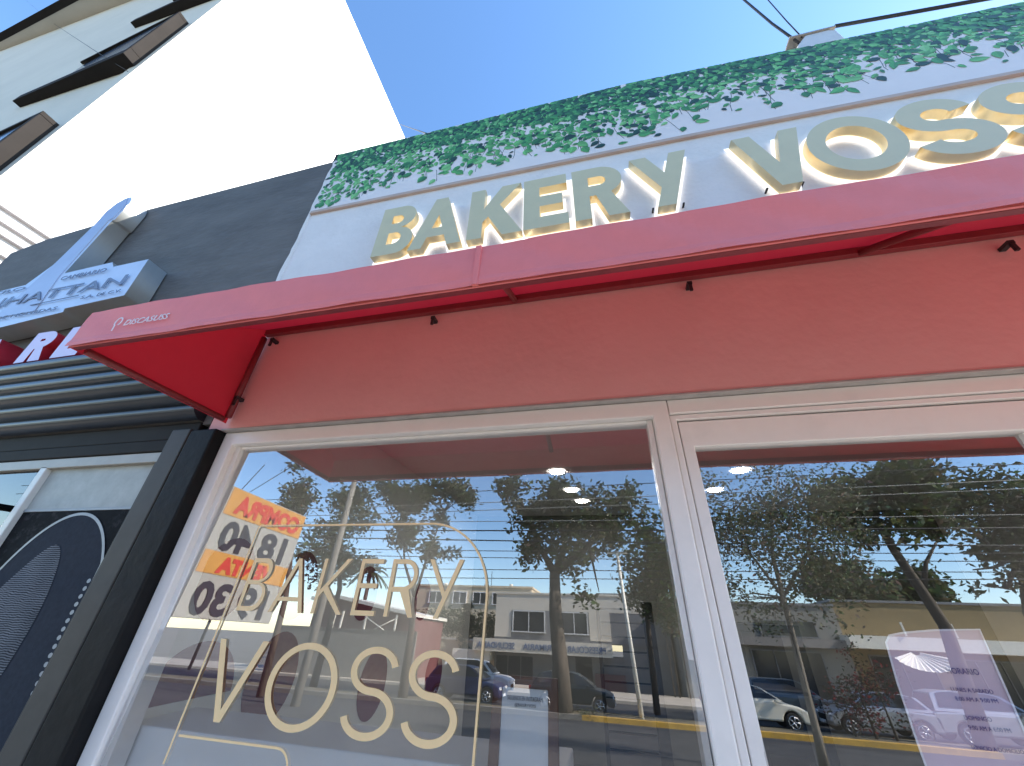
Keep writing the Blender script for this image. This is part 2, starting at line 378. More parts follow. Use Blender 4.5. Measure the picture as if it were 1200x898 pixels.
# ivy print on the mural panel
mb = MB()
cols = [(.016, .095, .034), (.028, .155, .045), (.045, .23, .06), (.075, .31, .08), (.008, .045, .024), (.12, .39, .11), (.17, .46, .15)]
def f_low(x):                           # how far the foliage hangs, as share of the panel height
    v = .74 + .10*math.sin(x*2.1+1) + .08*math.sin(x*5.3) + .06*math.sin(x*11.7+2)
    if x < -.9: v += .26*min(1, (-.9-x)/.7)
    return v
nleaf = [0]
def ivy_leaf(x, z, s, c, ang):
    if z > roofz(x)-.012 or x < FX0+.01 or x > FX1-.01 or z < 4.31: return
    prof = ((0, .55), (.30, .42), (.46, .08), (.30, -.28), (0, -.62), (-.30, -.28), (-.46, .08), (-.30, .42)); nleaf[0] += 1
    y = -.0125 - nleaf[0]*3.2e-7
    ca, sa = math.cos(ang), math.sin(ang); sq = .55+.45*rnd.random()
    P = [(x+s*(p*ca*sq-q*sa), y, min(z+s*(p*sa*sq+q*ca), roofz(x)-.003)) for p, q in prof]
    k = .8+.4*rnd.random(); c1 = tuple(v*k for v in c); c2 = tuple(min(v*k*1.35, .6) for v in c)
    mb.face([P[0], P[1], P[2], P[3], P[4]], c1); mb.face([P[0], P[4], P[5], P[6], P[7]], c2)
H = lambda x: roofz(x)-4.27
for i in range(1500):                   # deep leaves printed behind the bright ones
    x = rnd.uniform(FX0, FX1); t = rnd.random()*f_low(x)*.42
    ivy_leaf(x, roofz(x)-t*H(x), rnd.uniform(.045, .08), rnd.choice((cols[4], cols[4], cols[0])), rnd.uniform(-1.5, 1.5))
for i in range(8500):
    x = rnd.uniform(FX0, FX1); t = rnd.random()**1.15*f_low(x)
    z = roofz(x)-t*H(x)
    if rnd.random() < (t/f_low(x))**1.6*1.05: continue
    if t < .35 and rnd.random() < .5: c = rnd.choice((cols[4], cols[0], cols[1], cols[2]))
    else: c = rnd.choice(cols[1:] if rnd.random() < .8 else cols)
    ivy_leaf(x, z, rnd.uniform(.03, .062), c, rnd.uniform(-1.3, 1.3))
stemc = (.05, .07, .05)
for i in range(180):                    # trailing strands
    x = rnd.uniform(FX0+.05, FX1); t = f_low(x)*rnd.uniform(.6, .95); L_ = rnd.uniform(.08, .34); q = 0; dx = rnd.uniform(-.5, .5)
    px, pz = x, roofz(x)-t*H(x)
    while q < L_:
        nx, nz = px+dx*.035+rnd.uniform(-.01, .01), roofz(x)-(t+q)*H(x)
        if nz > 4.32 and FX0+.03 < nx < FX1: mb.face([(px, -.0124, pz), (px+.004, -.0124, pz), (nx+.004, -.0124, nz), (nx, -.0124, nz)], stemc)
        px, pz = nx, nz; sg2 = 1 if rnd.random() < .5 else -1
        if rnd.random() < .8: ivy_leaf(px+sg2*rnd.uniform(.02, .045), pz, rnd.uniform(.028, .085), rnd.choice(cols[1:]), rnd.uniform(-1.6, 1.6))
        q += rnd.uniform(.04, .08)
mb.build('ivy_print', ivy_m, panel, tint=True)

# window
win = bpy.data.objects.new('shop_window', None); col.objects.link(win); win.parent = bakery; win.matrix_parent_inverse = Matrix.Translation(bakery.location).inverted()
ZH = 2.335
mb = MB()
mb.prism([(-2.0, .03, 0), (-2.0, .03, ZH), (.31, .03, ZH), (.31, .03, 0), (.245, .03, 0), (.245, .03, 2.262), (-1.925, .03, 2.262), (-1.925, .03, 0)], (0, .11, 0))
mb.build('frame', alu_white, win, .006)
mb = MB(); mb.box((-1.927, .062, .0), (-1.895, .135, 2.260)); mb.box((.222, .062, 0), (.243, .135, 2.260)); mb.box((-1.895, .066, 2.248), (.222, .135, 2.261)); mb.build('glazing_bead', alu_white, win, .003)
def pane(name, x0, x1, z0, z1, parent, m=glass, th=.006):
    mb = MB(); mb.face([(x0, glass_y(z0), z0), (x1, glass_y(z0), z0), (x1, glass_y(z1), z1), (x0, glass_y(z1), z1)]); return mb.build(name, m, parent)
pane('glass_pane', -1.92, .24, .02, 2.258, win)
box('header_seal', caulk, win, (-2.0, -.004, 2.337), (FX1, .06, 2.3445))
# window lettering on the glass
def on_glass(x0, z0, off=.006): return lambda c: Vector((x0+c.x, glass_y(z0+c.y)-off-c.z, z0+c.y))
wd = thing('window_lettering', 'gold BAKERY VOSS lettering in an arched outline on the window glass', 'lettering', (-.9, .05, 1.1))
def decal_word(word, x0, x1, z0, z1, w, parent, m):
    gs = [glyph(c, w) for c in word]; hgt = z1-z0; tot = sum(g[1] for g in gs); 
    sx = .94 if word == 'BAKERY' else 1.18
    gap = ((x1-x0) - tot*hgt*sx)/(len(word)-1); x = x0
    for c, (loops, wd_) in zip(word, gs):
        L_ = [[(p[0]*hgt*sx, p[1]*hgt) for p in l] for l in fix(loops)]
        link('letter', loops_mesh(L_, .001, on_glass(x, z0)), m, parent); x += wd_*hgt*sx + gap
decal_word('BAKERY', -1.555, -.555, 1.505, 1.708, .085, wd, decal)
decal_word('VOSS', -1.575, -.535, 1.155, 1.405, .085, wd, decal)
def ribbon(path, w, closed=False):
    l, r_ = [], []
    for q in range(len(path)):
        a = Vector(path[max(q-1, 0)]); b = Vector(path[min(q+1, len(path)-1)]); t = (b-a).normalized(); nn = Vector((-t.y, t.x))*w/2
        l.append(tuple(Vector(path[q])+nn)); r_.append(tuple(Vector(path[q])-nn))
    return [l+r_[::-1]]
xa, xb = -1.60, -.452
zt, zb_ = 1.848, 1.03
path = [(xa-.02, zb_), (xa, zt-.01), (xa+.012, zt)] + [(-.72, zt)] + arc(-.72, zt-.265, -.452+.72, .265, 90, 0, 16)[1:] + [(xb-.012, zb_)]
link('outline', loops_mesh(ribbon(path, .008), .001, on_glass(0, 0)), decal, wd)
path = [(-1.60, 1.108), (-1.17, 1.108)] + arc(-1.17, 1.108-.06, .06, .06, 90, 0, 8)[1:] + [(-1.11, .7), (-1.6, .7)]
link('outline', loops_mesh(ribbon(path, .007), .001, on_glass(0, 0)), decal, wd)

# door
door = bpy.data.objects.new('shop_door', None); col.objects.link(door); door.parent = bakery; door.matrix_parent_inverse = Matrix.Translation(bakery.location).inverted()
mb = MB(); mb.prism([(.313, .045, 0), (.313, .045, 2.268), (1.69, .045, 2.268), (1.69, .045, 0), (1.585, .045, 0), (1.585, .045, 2.245), (.338, .045, 2.245), (.338, .045, 0)], (0, .1, 0)); mb.build('door_frame', alu_white, door, .004)
leaf = MB()
leaf.prism([(.343, .055, .02), (.343, .055, 2.239), (1.58, .055, 2.239), (1.58, .055, .02), (1.462, .055, .02), (1.462, .055, 2.128), (.386, .055, 2.128), (.386, .055, .02)], (0, .05, 0)); lf = leaf.build('door_leaf', alu_white, door, .004)
box('bottom_rail', alu_white, door, (.388, .056, .02), (1.46, .104, .16), .004)
box('door_head', alu_white, door, (.313, .034, 2.271), (FX1, .14, 2.335), .004)
pane('door_glass', .38, 1.47, .15, 2.135, lf)
mb = MB(); mb.tube([(1.52, .055, .85), (1.52, -.0, .85), (1.52, -.0, 1.25), (1.52, .055, 1.25)], .011); mb.build('handle', steel, lf)
box('side_wall', plaster, bakery, (1.70, .035, 0), (FX1, .18, 2.268))
# inside
IX0, IX1, IY1 = -2.0, 4.2, 4.6
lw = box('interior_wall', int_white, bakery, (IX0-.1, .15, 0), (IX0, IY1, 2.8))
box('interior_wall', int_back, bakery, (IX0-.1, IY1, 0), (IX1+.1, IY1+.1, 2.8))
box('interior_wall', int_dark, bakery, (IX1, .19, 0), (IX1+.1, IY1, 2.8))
box('interior_ceiling', int_ceiling, bakery, (IX0-.1, .19, 2.8), (IX1+.1, IY1+.1, 2.9))
tag(box('interior_floor', tile_floor, None, (IX0, .15, -.06), (IX1, IY1, -.004)), kind='structure')
box('roof', dark_fascia, bakery, (FX0, .19, 4.3), (FX1, 6.4, 4.4))
box('rear_wall', plaster, bakery, (FX0+.02, 6.2, 0), (FX1-.02, 6.38, 4.298))
box('flank_wall', plaster, bakery, (FX1-.15, .19, 0), (FX1, 6.19, 4.298))
mb = MB()
for cy, cz, ry, rz, half in ((.375, 1.64, .165, .20, 0), (.93, 1.64, .17, .2, 0), (1.75, 1.62, .18, .2, 0), (2.9, 1.6, .2, .2, 0),
                             (.40, 1.13, .245, .23, 1), (.93, 1.15, .20, .23, 0), (2.13, .97, .22, .24, 0), (3.45, .88, .24, .22, 0)):
    a = arc(cy, cz, ry, rz, 0, 180 if half else 360, 30)
    if not half: a = a[:-1]
    mb = MB(); mb.face([(IX0+.003, p, q) for p, q in a][::-1]); mb.build('painted_disc', burgundy, lw)
tag(box('display_counter', bench_white, None, (-1.99, .145, 0), (-.19, .46, 1.095), .006), 'white display counter standing along the inside of the window', 'counter')
# framed card on the counter
fr = thing('picture_frame', 'walnut frame with white social media card on the window counter', 'frame', (-.33, .2, 1.097))
x0, x1, yq = -.440, -.206, .135
mb = MB(); mb.prism([(x0, yq, 1.097), (x0, yq+.03, 1.338), (x1, yq+.03, 1.338), (x1, yq, 1.097), (x1-.035, yq, 1.097), (x1-.035, yq+.027, 1.305), (x0+.035, yq+.027, 1.305), (x0+.035, yq, 1.097)], (0, .02, 0)); mb.build('border', woodbrown, fr, .003)
mb = MB(); mb.face([(x0+.033, yq+.008, 1.10), (x1-.033, yq+.008, 1.10), (x1-.033, yq+.034, 1.308), (x0+.033, yq+.034, 1.308)]); card = mb.build('card', paper, fr)
def on_card(x, z): return lambda c: Vector((x+c.x, yq+.006+(z+c.y-1.10)*.109-c.z, z+c.y))
link('card_writing', text_mesh('SIGUENOS EN INSTAGRAM', .017, .0006, on_card(-.385, 1.272), width=.125), ink, card)
link('card_writing', text_mesh('@BAKERYVOSS', .012, .0006, on_card(-.358, 1.256), width=.075), ink, card)
# slatted screen, fridge, logo
sl = thing('slatted_screen', 'grey slatted screen with dark side post deep inside the shop', 'screen', (.1, 2.3, 0))
mb = MB()
for k in range(15): mb.box((-.10, 2.30, .10+k*.098), (.245, 2.325, .184+k*.098))
mb.build('slats', slatgrey, sl)
box('post', greyframe, sl, (.247, 2.28, 0), (.33, 2.34, 1.62), .004); box('backing', black_paint, sl, (-.10, 2.33, .05), (.245, 2.35, 1.57)); box('post', greyframe, sl, (-.13, 2.29, 0), (-.102, 2.35, 1.58), .004)
fg = thing('display_fridge', 'black framed glass door fridge inside the shop doorway', 'fridge', (1.05, 2.6, 0))
mb = MB(); mb.prism([(.84, 2.0, 0), (.84, 2.0, 1.50), (1.27, 2.0, 1.50), (1.27, 2.0, 0), (1.22, 2.0, 0), (1.22, 2.0, 1.45), (.89, 2.0, 1.45), (.89, 2.0, 0)], (0, .05, 0)); mb.build('door_frame', black_paint, fg, .004)
box('cabinet', dark_fascia, fg, (.84, 2.40, 0), (1.27, 2.45, 1.5))
for zz in (.3, .7, 1.1): box('shelf', greyframe, fg, (.885, 2.06, zz), (1.225, 2.40, zz+.02))
lg = thing('wall_logo', 'black outlined BAKERY VOSS logo on the back wall of the shop', 'sign', (1.1, 4.59, 1.6))
yb = IY1-.008
path = [(1.09, 1.90), (1.09, 2.56), (1.12, 2.59), (1.68, 2.59)] + arc(1.68, 2.37, .22, .22, 90, 0, 10)[1:] + [(1.90, 1.90), (1.09, 1.90)]
link('outline', loops_mesh(ribbon(path, .034), .004, front(0, yb, 0)), ink, lg)
for wrd, xx0, xx1, zz, hh in (('BAKERY', 1.15, 1.85, 2.33, .12), ('VOSS', 1.15, 1.85, 2.08, .17)):
    gs = [glyph(c, .15) for c in wrd]; sx = .9 if wrd == 'BAKERY' else 1.15; tot = sum(g[1] for g in gs)*hh*sx; gap = (xx1-xx0-tot)/(len(wrd)-1); x = xx0
    for loops, wd_ in gs:
        link('letter', loops_mesh([[(p[0]*hh*sx, p[1]*hh) for p in l] for l in fix(loops)], .004, front(x, yb, zz)), ink, lg); x += wd_*hh*sx+gap
# downlights
dl = thing('ceiling_downlight', 'round ceiling downlight seen highest through the window', 'ceiling light', (-.43, 2.4, 2.8), 'round downlights in the shop ceiling')
mb = MB(); cyl = [(-.43+.075*math.cos(2*math.pi*k/24), 2.4+.075*math.sin(2*math.pi*k/24), 2.793) for k in range(24)]
mb.prism(cyl, (0, 0, .006)); mb.build('diffuser', lamp, dl)
mb = MB(); ring = []
for r_ in (.078, .092): ring.append([(-.43+r_*math.cos(2*math.pi*k/24), 2.4+r_*math.sin(2*math.pi*k/24)) for k in range(25)])
for k in range(24):
    a, b = ring[0][k], ring[0][k+1]; c, d_ = ring[1][k+1], ring[1][k]
    mb.face([(*a, 2.79), (*b, 2.79), (*c, 2.797), (*d_, 2.797)])
mb.build('trim_ring', alu_white, dl)
for (x, y, lb) in ((-.34, 3.13, 'round ceiling downlight in the middle of the window row'), (-.254, 3.69, 'round ceiling downlight farthest back in the window row'),
                   (1.39, 2.6, 'round ceiling downlight seen highest through the door'), (1.307, 3.32, 'round ceiling downlight behind the first one in the doorway')):
    copy_tree(dl, (x, y, 2.8), lb)

# poster hung behind the door glass
po = thing('poster', 'lilac poster in clear sleeve hung behind the door glass', 'poster', (.87, .1, 1.4))
def pp(x, z): return Vector((x, glass_y(z)+.02, z))
P = [(.75, 1.492), (.765, 1.510), (.80, 1.518), (.88, 1.528), (.985, 1.534), (.975, 1.42), (.962, 1.27), (.945, 1.08), (.72, 1.08), (.728, 1.27), (.738, 1.40)]
P = [(.795+(x-.75)*1.064, z) for x, z in P]
mb = MB(); mb.face([pp(x, z) for x, z in P]); sheet = mb.build('sheet', lilac_paper, po)
def on_poster(x, z): return lambda c: Vector((x+c.x, glass_y(z+c.y)+.0175-c.z, z+c.y))
link('sleeve_edge', loops_mesh(ribbon([P[8], P[9], P[10], P[0], P[1], P[2], P[3], P[4], P[5], P[6], P[7]], .005), .0008, on_poster(0, 0)), lilac_edge, sheet)
for txt, x, z, wdt, s in (('HORARIO', .915, 1.425, .075, .02), ('LUNES A SABADO', .905, 1.385, .095, .013), ('8:00 AM A 9:00 PM', .905, 1.365, .095, .013), ('DOMINGO', .905, 1.325, .06, .013), ('9:00 AM A 6:00 PM', .905, 1.305, .09, .013), ('SERVICIO A DOMICILIO', .89, 1.265, .11, .012)):
    link('poster_writing', text_mesh(txt, s, .0006, on_poster(x, z), width=wdt), lilac_ink, sheet)

# big sign letters
sg = thing('shop_sign', 'gold backlit BAKERY VOSS channel letters on the white wall', 'sign', (.5, 0, 3.8))
LZ0 = 3.480; LH = .495; w = .2
def big(ch, x0, x1):
    loops, wd_ = glyph(ch, w); sx = (x1-x0)/wd_/LH
    L_ = [[(p[0]*LH*sx, p[1]*LH) for p in l] for l in fix(loops)]
    o = link('letter', loops_mesh(L_, .05, front(x0, -.028, LZ0)), gold, sg)
    o.data.materials.append(gold_face)
    for p in o.data.polygons:
        if p.normal.y < -.9: p.material_index = 1
    link('halo_backing', loops_mesh([grow(l, .016) for l in L_], .006, front(x0, -.016, LZ0)), halo, o)
    for q in (.25, .75):
        mb = MB(); px = x0+(x1-x0)*q; mb.tube([(px, -.03, LZ0+.06), (px, .002, LZ0+.06)], .006, 6); mb.build('stand_off', black_metal, o)
for ch, a, b in (('B', -.885, -.703), ('A', -.712, -.472), ('K', -.448, -.212), ('E', -.208, -.025), ('R', -.001, .203), ('Y', .238, .458), ('V', .628, .858), ('O', .849, 1.137), ('S', 1.150, 1.368), ('S', 1.395, 1.61)):
    big(ch, a*D, b*D)

# awning
AX0, AX1, AY = -1.985, 3.7, -.735
ZB, ZT, ZW = 2.372, 2.546, 3.035
aw = thing('awning', 'red canvas awning with square valance over the bakery window and door', 'awning', (.8, -.3, 2.4))
def ripple(x, v): return .0035*math.sin(x*3.1+.4)*math.sin(v*2.2+.3) + .002*math.sin(x*11.3+v*3) + .0012*math.sin(x*29+v*5)
mb = MB(); NX = 150                     # valance cloth with a turned hem, gentle ripples
def vgrid(fn, us, vs, mb):
    for i in range(len(us)-1):
        for j in range(len(vs)-1): mb.face([fn(us[i], vs[j]), fn(us[i+1], vs[j]), fn(us[i+1], vs[j+1]), fn(us[i], vs[j+1])], smooth=True)
us = [AX0+(AX1-AX0)*i/NX for i in range(NX+1)]
vs = [ZB+(ZT-ZB)*j/10 for j in range(11)]
vgrid(lambda x, z: (x, AY+ripple(x, (z-ZB)*9)-.003*(z < ZB+.03), z), us, vs, mb)
mb.box((AX0+.002, AY+.006, ZB+.002), (AX1-.002, AY+.012, ZT-.002)); mb.build('valance', canvas_front, aw)
mb = MB(); vs = [j/8 for j in range(9)]
vgrid(lambda x, v: (x, AY+.013+(.001-AY-.013)*v, ZT-.004+(ZW-ZT+.004)*v-.02*math.sin(math.pi*v)*abs(math.sin((x-AX0)*1.95))), us, vs, mb); mb.build('canvas_cover', canvas, aw)
for x in (-.36, 1.25, 2.6):
    mb = MB(); mb.box((x+.04, AY-.006, ZB+.002), (x+.058, AY+.004, ZT-.002)); mb.build('seam', canvas_front, aw)
for x in (AX0+.004, AX1-.004):
    mb = MB(); mb.face([(x, AY+.013, ZB+.002), (x, AY+.013, ZT-.006), (x, -.008, ZW-.004), (x, -.008, ZB+.002)]); mb.build('end_panel', canvas, aw)
box('front_bar', redframe, aw, (AX0+.012, AY+.014, ZB+.001), (AX1-.012, AY+.032, ZB+.03), .003)
box('wall_bar', redframe, aw, (AX0+.012, -.032, 2.972), (AX1-.012, -.002, 3.012), .003)
for x in (AX0+.022, AX1-.022):
    mb = MB(); mb.tube([(x, -.025, ZB+.03), (x, -.025, 2.95)], .017, 6); mb.build('wall_upright', redframe, aw)
    mb = MB(); mb.tube([(x, AY+.05, ZB+.012), (x, -.045, ZB+.012)], .015, 6); mb.build('side_bar', redframe, aw)
for x in (-.36, 1.25, 2.6):
    mb = MB(); mb.tube([(x, -.02, 2.985), (x+.06, AY+.03, ZT-.03)], .016, 6); mb.build('rafter', redframe, aw)
for x, z in ((-1.88, 2.915), (-.822, 2.915), (.509, 2.917), (1.748, 2.905), (3.1, 2.9), (-1.95, 2.515)):
    mb = MB(); mb.box((x-.011, -.045, z-.005), (x+.011, .002, z+.012)); mb.box((x-.007, -.045, z-.045), (x+.007, -.035, z+.0)); mb.build('clip', black_metal, aw)
vf = front(0, AY-.002, 0)
link('valance_writing', text_mesh('DISCASUSS', .04, .001, front(-1.735, AY-.002, 2.437), width=.215, shear=.15), white_ink, aw)
path = arc(-1.775, 2.462, .016, .02, -60, 240, 14) + [(-1.778, 2.418)]
link('valance_emblem', loops_mesh(ribbon(path, .005), .001, vf), white_ink, aw)
# roof bits
jb = thing('junction_box', 'grey metal box on the bakery roof edge at a cable joint', 'electrical box', (1.95, .15, 5.2))
mb = MB(); mb.prism([(1.80, .1, 5.02), (2.10, .1, 5.02), (2.10, .1, 5.47), (2.06, .1, 5.50), (1.90, .1, 5.50), (1.80, .1, 5.36)], (0, .18, 0)); mb.build('case', lightalu, jb, .006)
box('lid', taupe, jb, (1.79, .09, 5.505), (2.11, .29, 5.52))
def cable(name, pts, r, label, m=cable_m, group=None, n=14, sag=0., cat='cable'):
    mb = MB()
    if len(pts) == 2:
        a, b = Vector(pts[0]), Vector(pts[1]); pts = [a.lerp(b, k/n) - Vector((0, 0, sag*4*(k/n)*(1-k/n))) for k in range(n+1)]
    mb.tube(pts, r, 6); return tag(mb.build(name, m), label, cat, group)
cable('roof_conduit', [at(978, 31, 1.07), at(1150, 0, 1.07), at(1300, -27, 1.07)], .013, 'black conduit running right from the roof junction box', cat='conduit')
cable('drop_cable', [at(937, 51, 1.07), at(905, 28, 1.1), at(872, 0, 1.15), at(800, -60, 1.3)], .010, 'twisted dark cable rising from the roof junction box to the left')
cable('drop_cable', [at(940, 44, 1.07), at(922, 25, 1.1), at(900, 0, 1.15), at(850, -58, 1.3)], .005, 'thin cable rising beside the twisted cable at the junction box')
cable('drop_cable', [(-8.60, 6.6, 22.9), at(510, 160, 1.2), at(516, 166, 1.2)], .008, 'dark cable sloping down to the bakery roof beside the white wall')
cable('drop_cable', [at(20, -9, .9), at(57, 24, .9), at(115, 62, .9), at(150, 84, .9)], .006, 'thin wire crossing in front of the pale grey facade')
tag(box('roof_bracket', dark_fascia, None, (-2.15, .0, 5.05), (-2.12, .04, 5.17)), 'small dark bracket on the roofline where the two shops meet', 'bracket')

# ================================================================== EXCHANGE SHOP
ex = thing('exchange_shop', 'charcoal single storey currency exchange shop beside the bakery', 'building', (-4, 0, 0))
mb = MB(); mb.prism([(-6.1, .01, 2.39), (-2.115, .01, 2.39), (-2.115, .01, 5.07), (-4.34, .01, 4.99), (-5.66, .01, 4.86), (-6.1, .01, 4.74)], (0, .2, 0)); mb.build('parapet_wall', dark_wall, ex)
box('flank_wall', dark_wall, ex, (-6.1, .212, 0), (-5.9, 6, 4.7)); box('roof', dark_fascia, ex, (-5.89, .212, 4.3), (-2.13, 6, 4.4)); box('rear_wall', dark_wall, ex, (-5.89, 5.8, 0), (-2.13, 6, 4.29))
mb = MB(); prof = []                    # corrugated shutter box
zt_, zb2 = 2.885, 2.405; nw = 6
for k in range(nw*10+1):
    t = k/(nw*10); zz = zt_+(zb2-zt_)*t; ph = (t*nw) % 1
    yy = -.16 + .04*min(t, .5) + .24*max(0, t-.5) - .030*abs(math.sin(math.pi*ph))**.6
    prof.append((yy, zz))
for k in range(len(prof)-1):
    (y0, z0), (y1, z1) = prof[k], prof[k+1]
    mb.face([(-6.0, y0, z0), (-2.17, y0, z0), (-2.17, y1, z1), (-6.0, y1, z1)], smooth=False)
mb.face([(-6., .01, 2.886), (-2.17, .01, 2.886), (-2.17, -.15, 2.886), (-6., -.15, 2.886)])
mb.face([(-2.17, .01, 2.405), (-2.17, .01, 2.885)] + [(-2.17, y, z) for y, z in prof]); mb.build('shutter_box', shutter, ex)
mb = MB(); mb.box((-6.0, .0, 2.305), (-2.17, .05, 2.403)); mb.box((-6., -.008, 2.235), (-2.33, .05, 2.303)); mb.build('fascia', dark_fascia, ex, .006)
box('pilaster', black_paint, ex, (-2.175, -.03, 0), (-2.003, .06, 2.34), .01)
box('corner_post', greyframe, ex, (-2.325, -.02, 0), (-2.195, .06, 2.355), .006)
box('reveal', black_paint, ex, (-2.195, .0, 0), (-2.176, .07, 2.35))
sw = bpy.data.objects.new('shop_window', None); col.objects.link(sw); sw.parent = ex; sw.matrix_parent_inverse = Matrix.Translation(ex.location).inverted()
box('top_rail', taupe, sw, (-6.0, .0, 2.175), (-2.33, .05, 2.233), .004)
box('mullion', lightalu, sw, (-3.235, .0, 0), (-3.185, .05, 2.188), .004)
box('side_rail', greyframe, sw, (-2.365, .002, 0), (-2.328, .05, 2.188), .004)
mb = MB(); mb.face([(-6., .045, 0), (-3.236, .045, 0), (-3.236, .03, 2.19), (-6., .03, 2.19)]); mb.build('dark_glass', glass_dark, sw)
box('interior_wall', dark_fascia, ex, (-5.89, .9, 0), (-2.2, .95, 2.5)); box('sill', dark_fascia, ex, (-6., .052, 0), (-2.33, .1, .3))
# banknote style poster
bn = thing('window_poster', 'large grey engraved oval poster filling the exchange shop window', 'poster', (-2.78, .03, .2))
PX0, PX1 = -3.184, -2.366
mb = MB(); mb.face([(PX0, .03, 0), (PX1, .03, 0), (PX1, .03, 2.188), (PX0, .03, 2.188)]); back = mb.build('sheet', slate, bn)
eng = bpy.data.materials.new('engraved pattern'); eng.use_nodes = True
n_ = eng.node_tree; b_ = n_.nodes['Principled BSDF']; b_.inputs['Roughness'].default_value = .8; b_.inputs['Specular IOR Level'].default_value = .1
tcx = n_.nodes.new('ShaderNodeTexCoord'); wv = n_.nodes.new('ShaderNodeTexWave'); wv.inputs['Scale'].default_value = 34; wv.inputs['Distortion'].default_value = 5; wv.inputs['Detail'].default_value = 2; wv.inputs['Detail Scale'].default_value = .7; wv.bands_direction = 'Z'
n_.links.new(tcx.outputs['Object'], wv.inputs['Vector'])
nz = n_.nodes.new('ShaderNodeTexNoise'); nz.inputs['Scale'].default_value = 3.2; n_.links.new(tcx.outputs['Object'], nz.inputs['Vector'])
mu = n_.nodes.new('ShaderNodeMath'); mu.operation = 'MULTIPLY'; n_.links.new(wv.outputs[1], mu.inputs[0]); n_.links.new(nz.outputs[0], mu.inputs[1])
cr = n_.nodes.new('ShaderNodeValToRGB'); cr.color_ramp.elements[0].color = (.012, .014, .02, 1); cr.color_ramp.elements[1].color = (.26, .28, .31, 1); cr.color_ramp.elements[1].position = .62
n_.links.new(mu.outputs[0], cr.inputs[0]); n_.links.new(cr.outputs[0], b_.inputs['Base Color'])
darkprint = mat('dark print', (.010, .011, .013), .75, spec=.1, noise=.5, scale=22, dirt=(.07, .07, .075, .8), dirt_scale=16)
ovalgrey = mat('oval print', (.030, .036, .050), .75, noise=.2, scale=60, spec=.1)
paleline = mat('pale print line', (.30, .33, .36), .4)
mb = MB(); mb.face([(PX0, .027, 0), (PX1, .027, 0), (PX1, .027, 1.93), (PX0, .027, 1.93)]); mb.build('border_print', darkprint, back)
mb = MB(); mb.box((PX0, .024, 1.932), (PX1, .026, 1.945)); mb.build('border_line', paleline, back)
mb = MB(); mb.face([(p, .0245, q) for p, q in arc(-2.70, 1.28, .42, .635, 0, 360, 60)[:-1] if True]); 
def clampx(pts): return [(max(PX0, min(PX1, p)), q) for p, q in pts]
mb = MB(); mb.face([(p, .0245, q) for p, q in clampx(arc(-2.72, 1.25, .43, .665, 0, 360, 60)[:-1])]); mb.build('oval_print', ovalgrey, back)
link('oval_line', loops_mesh(ribbon(clampx(arc(-2.72, 1.25, .428, .663, 0, 180, 50)), .014), .001, front(0, .0235, 0)), paleline, back)
mb = MB(); mb.face([(p, .0225, q) for p, q in clampx([(-2.93+.27*math.cos(q)+.16*math.sin(q), 1.02+.72*math.sin(q)+.02*math.sin(5*q)) for q in [2*math.pi*k/60 for k in range(60)]])]); mb.build('engraving_print', eng, back)
mb = MB()
for k in range(17):
    zz = 1.60-k*.032; xx = -2.425+.05*((k-3)/14)**2*(1 if k > 3 else 0)
    mb.face([(xx+.012*math.cos(q)+.012, .0222, zz+.010*math.sin(q)) for q in [2*math.pi*j/8 for j in range(8)]])
mb.build('bead_print', paleline, back)
mb = MB(); mb.face([(-2.40, .0221, 1.70), (PX1, .0221, 1.70), (PX1, .0221, 1.45), (-2.385, .0221, 1.45)]); mb.build('corner_print', slate, back)
# exchange sign, brushed steel box letters
es = thing('exchange_sign', 'pale steel box sign shaped as a tower above a lettered board', 'sign', (-4.3, 0, 3.8))
Sx = lambda x, z: (D*.9*x, D*.9*z+1.55)
board = [(-2.47, 1.695), (-2.443, 1.403), (-2.868, 1.38), (-2.858, 1.352), (-3.321, 1.312), (-4.25, 1.27), (-4.25, 1.69), (-3.70, 1.672), (-3.477, 1.683), (-3.378, 1.849), (-3.336, 2.255), (-3.345, 2.40), (-3.31, 2.49), (-3.255, 2.53), (-3.206, 2.535), (-3.172, 2.50), (-3.150, 2.44), (-3.150, 2.253), (-3.171, 2.253), (-3.171, 1.725), (-2.783, 1.739), (-2.739, 1.690)]
bl = [Sx(*p) for p in board]
o = link('box', loops_mesh(fix([bl]), .148, front(0, 0, 0)), steel, es); o.data.materials.append(signface)
for p in o.data.polygons:
    if p.normal.y < -.9: p.material_index = 1
YS = -.1505
tw = [Sx(*p) for p in [(-3.46, 1.40), (-3.36, 1.86), (-3.318, 2.25), (-3.325, 2.40), (-3.295, 2.47), (-3.215, 2.515), (-3.175, 2.43), (-3.175, 2.275), (-3.205, 2.25), (-3.19, 1.70), (-3.12, 1.40)]]
link('tower_relief', loops_mesh(fix([tw]), .006, front(0, YS+.002, 0)), signgrey, es)
def sign_text(t, x0, x1, z, size, m=sign_ink):
    a = Sx(x0, z); link('sign_writing', text_mesh(t, size, .003, front(a[0], YS-.007, a[1]), width=D*.9*(x1-x0)), m, es)
sign_text('MANHATTAN', -4.02, -2.52, 1.492, .158)
sign_text('CENTRO', -4.02, -3.42, 1.625, .058); sign_text('CAMBIARIO', -3.13, -2.76, 1.645, .066)
for t, x0, x1 in (('S.A.', -2.78, -2.68), ('DE', -2.655, -2.60), ('C.V.', -2.575, -2.48)): sign_text(t, x0, x1, 1.428, .045)
for t, x0, x1 in (('COMPRA', -4.0, -3.72), ('VENTA', -3.68, -3.45), ('DE', -3.41, -3.33), ('MONEDAS', -3.29, -2.92)): sign_text(t, x0, x1, 1.375, .045)
ln = [Sx(-3.2, 1.452), Sx(-2.82, 1.462), Sx(-2.82, 1.468), Sx(-3.2, 1.458)]
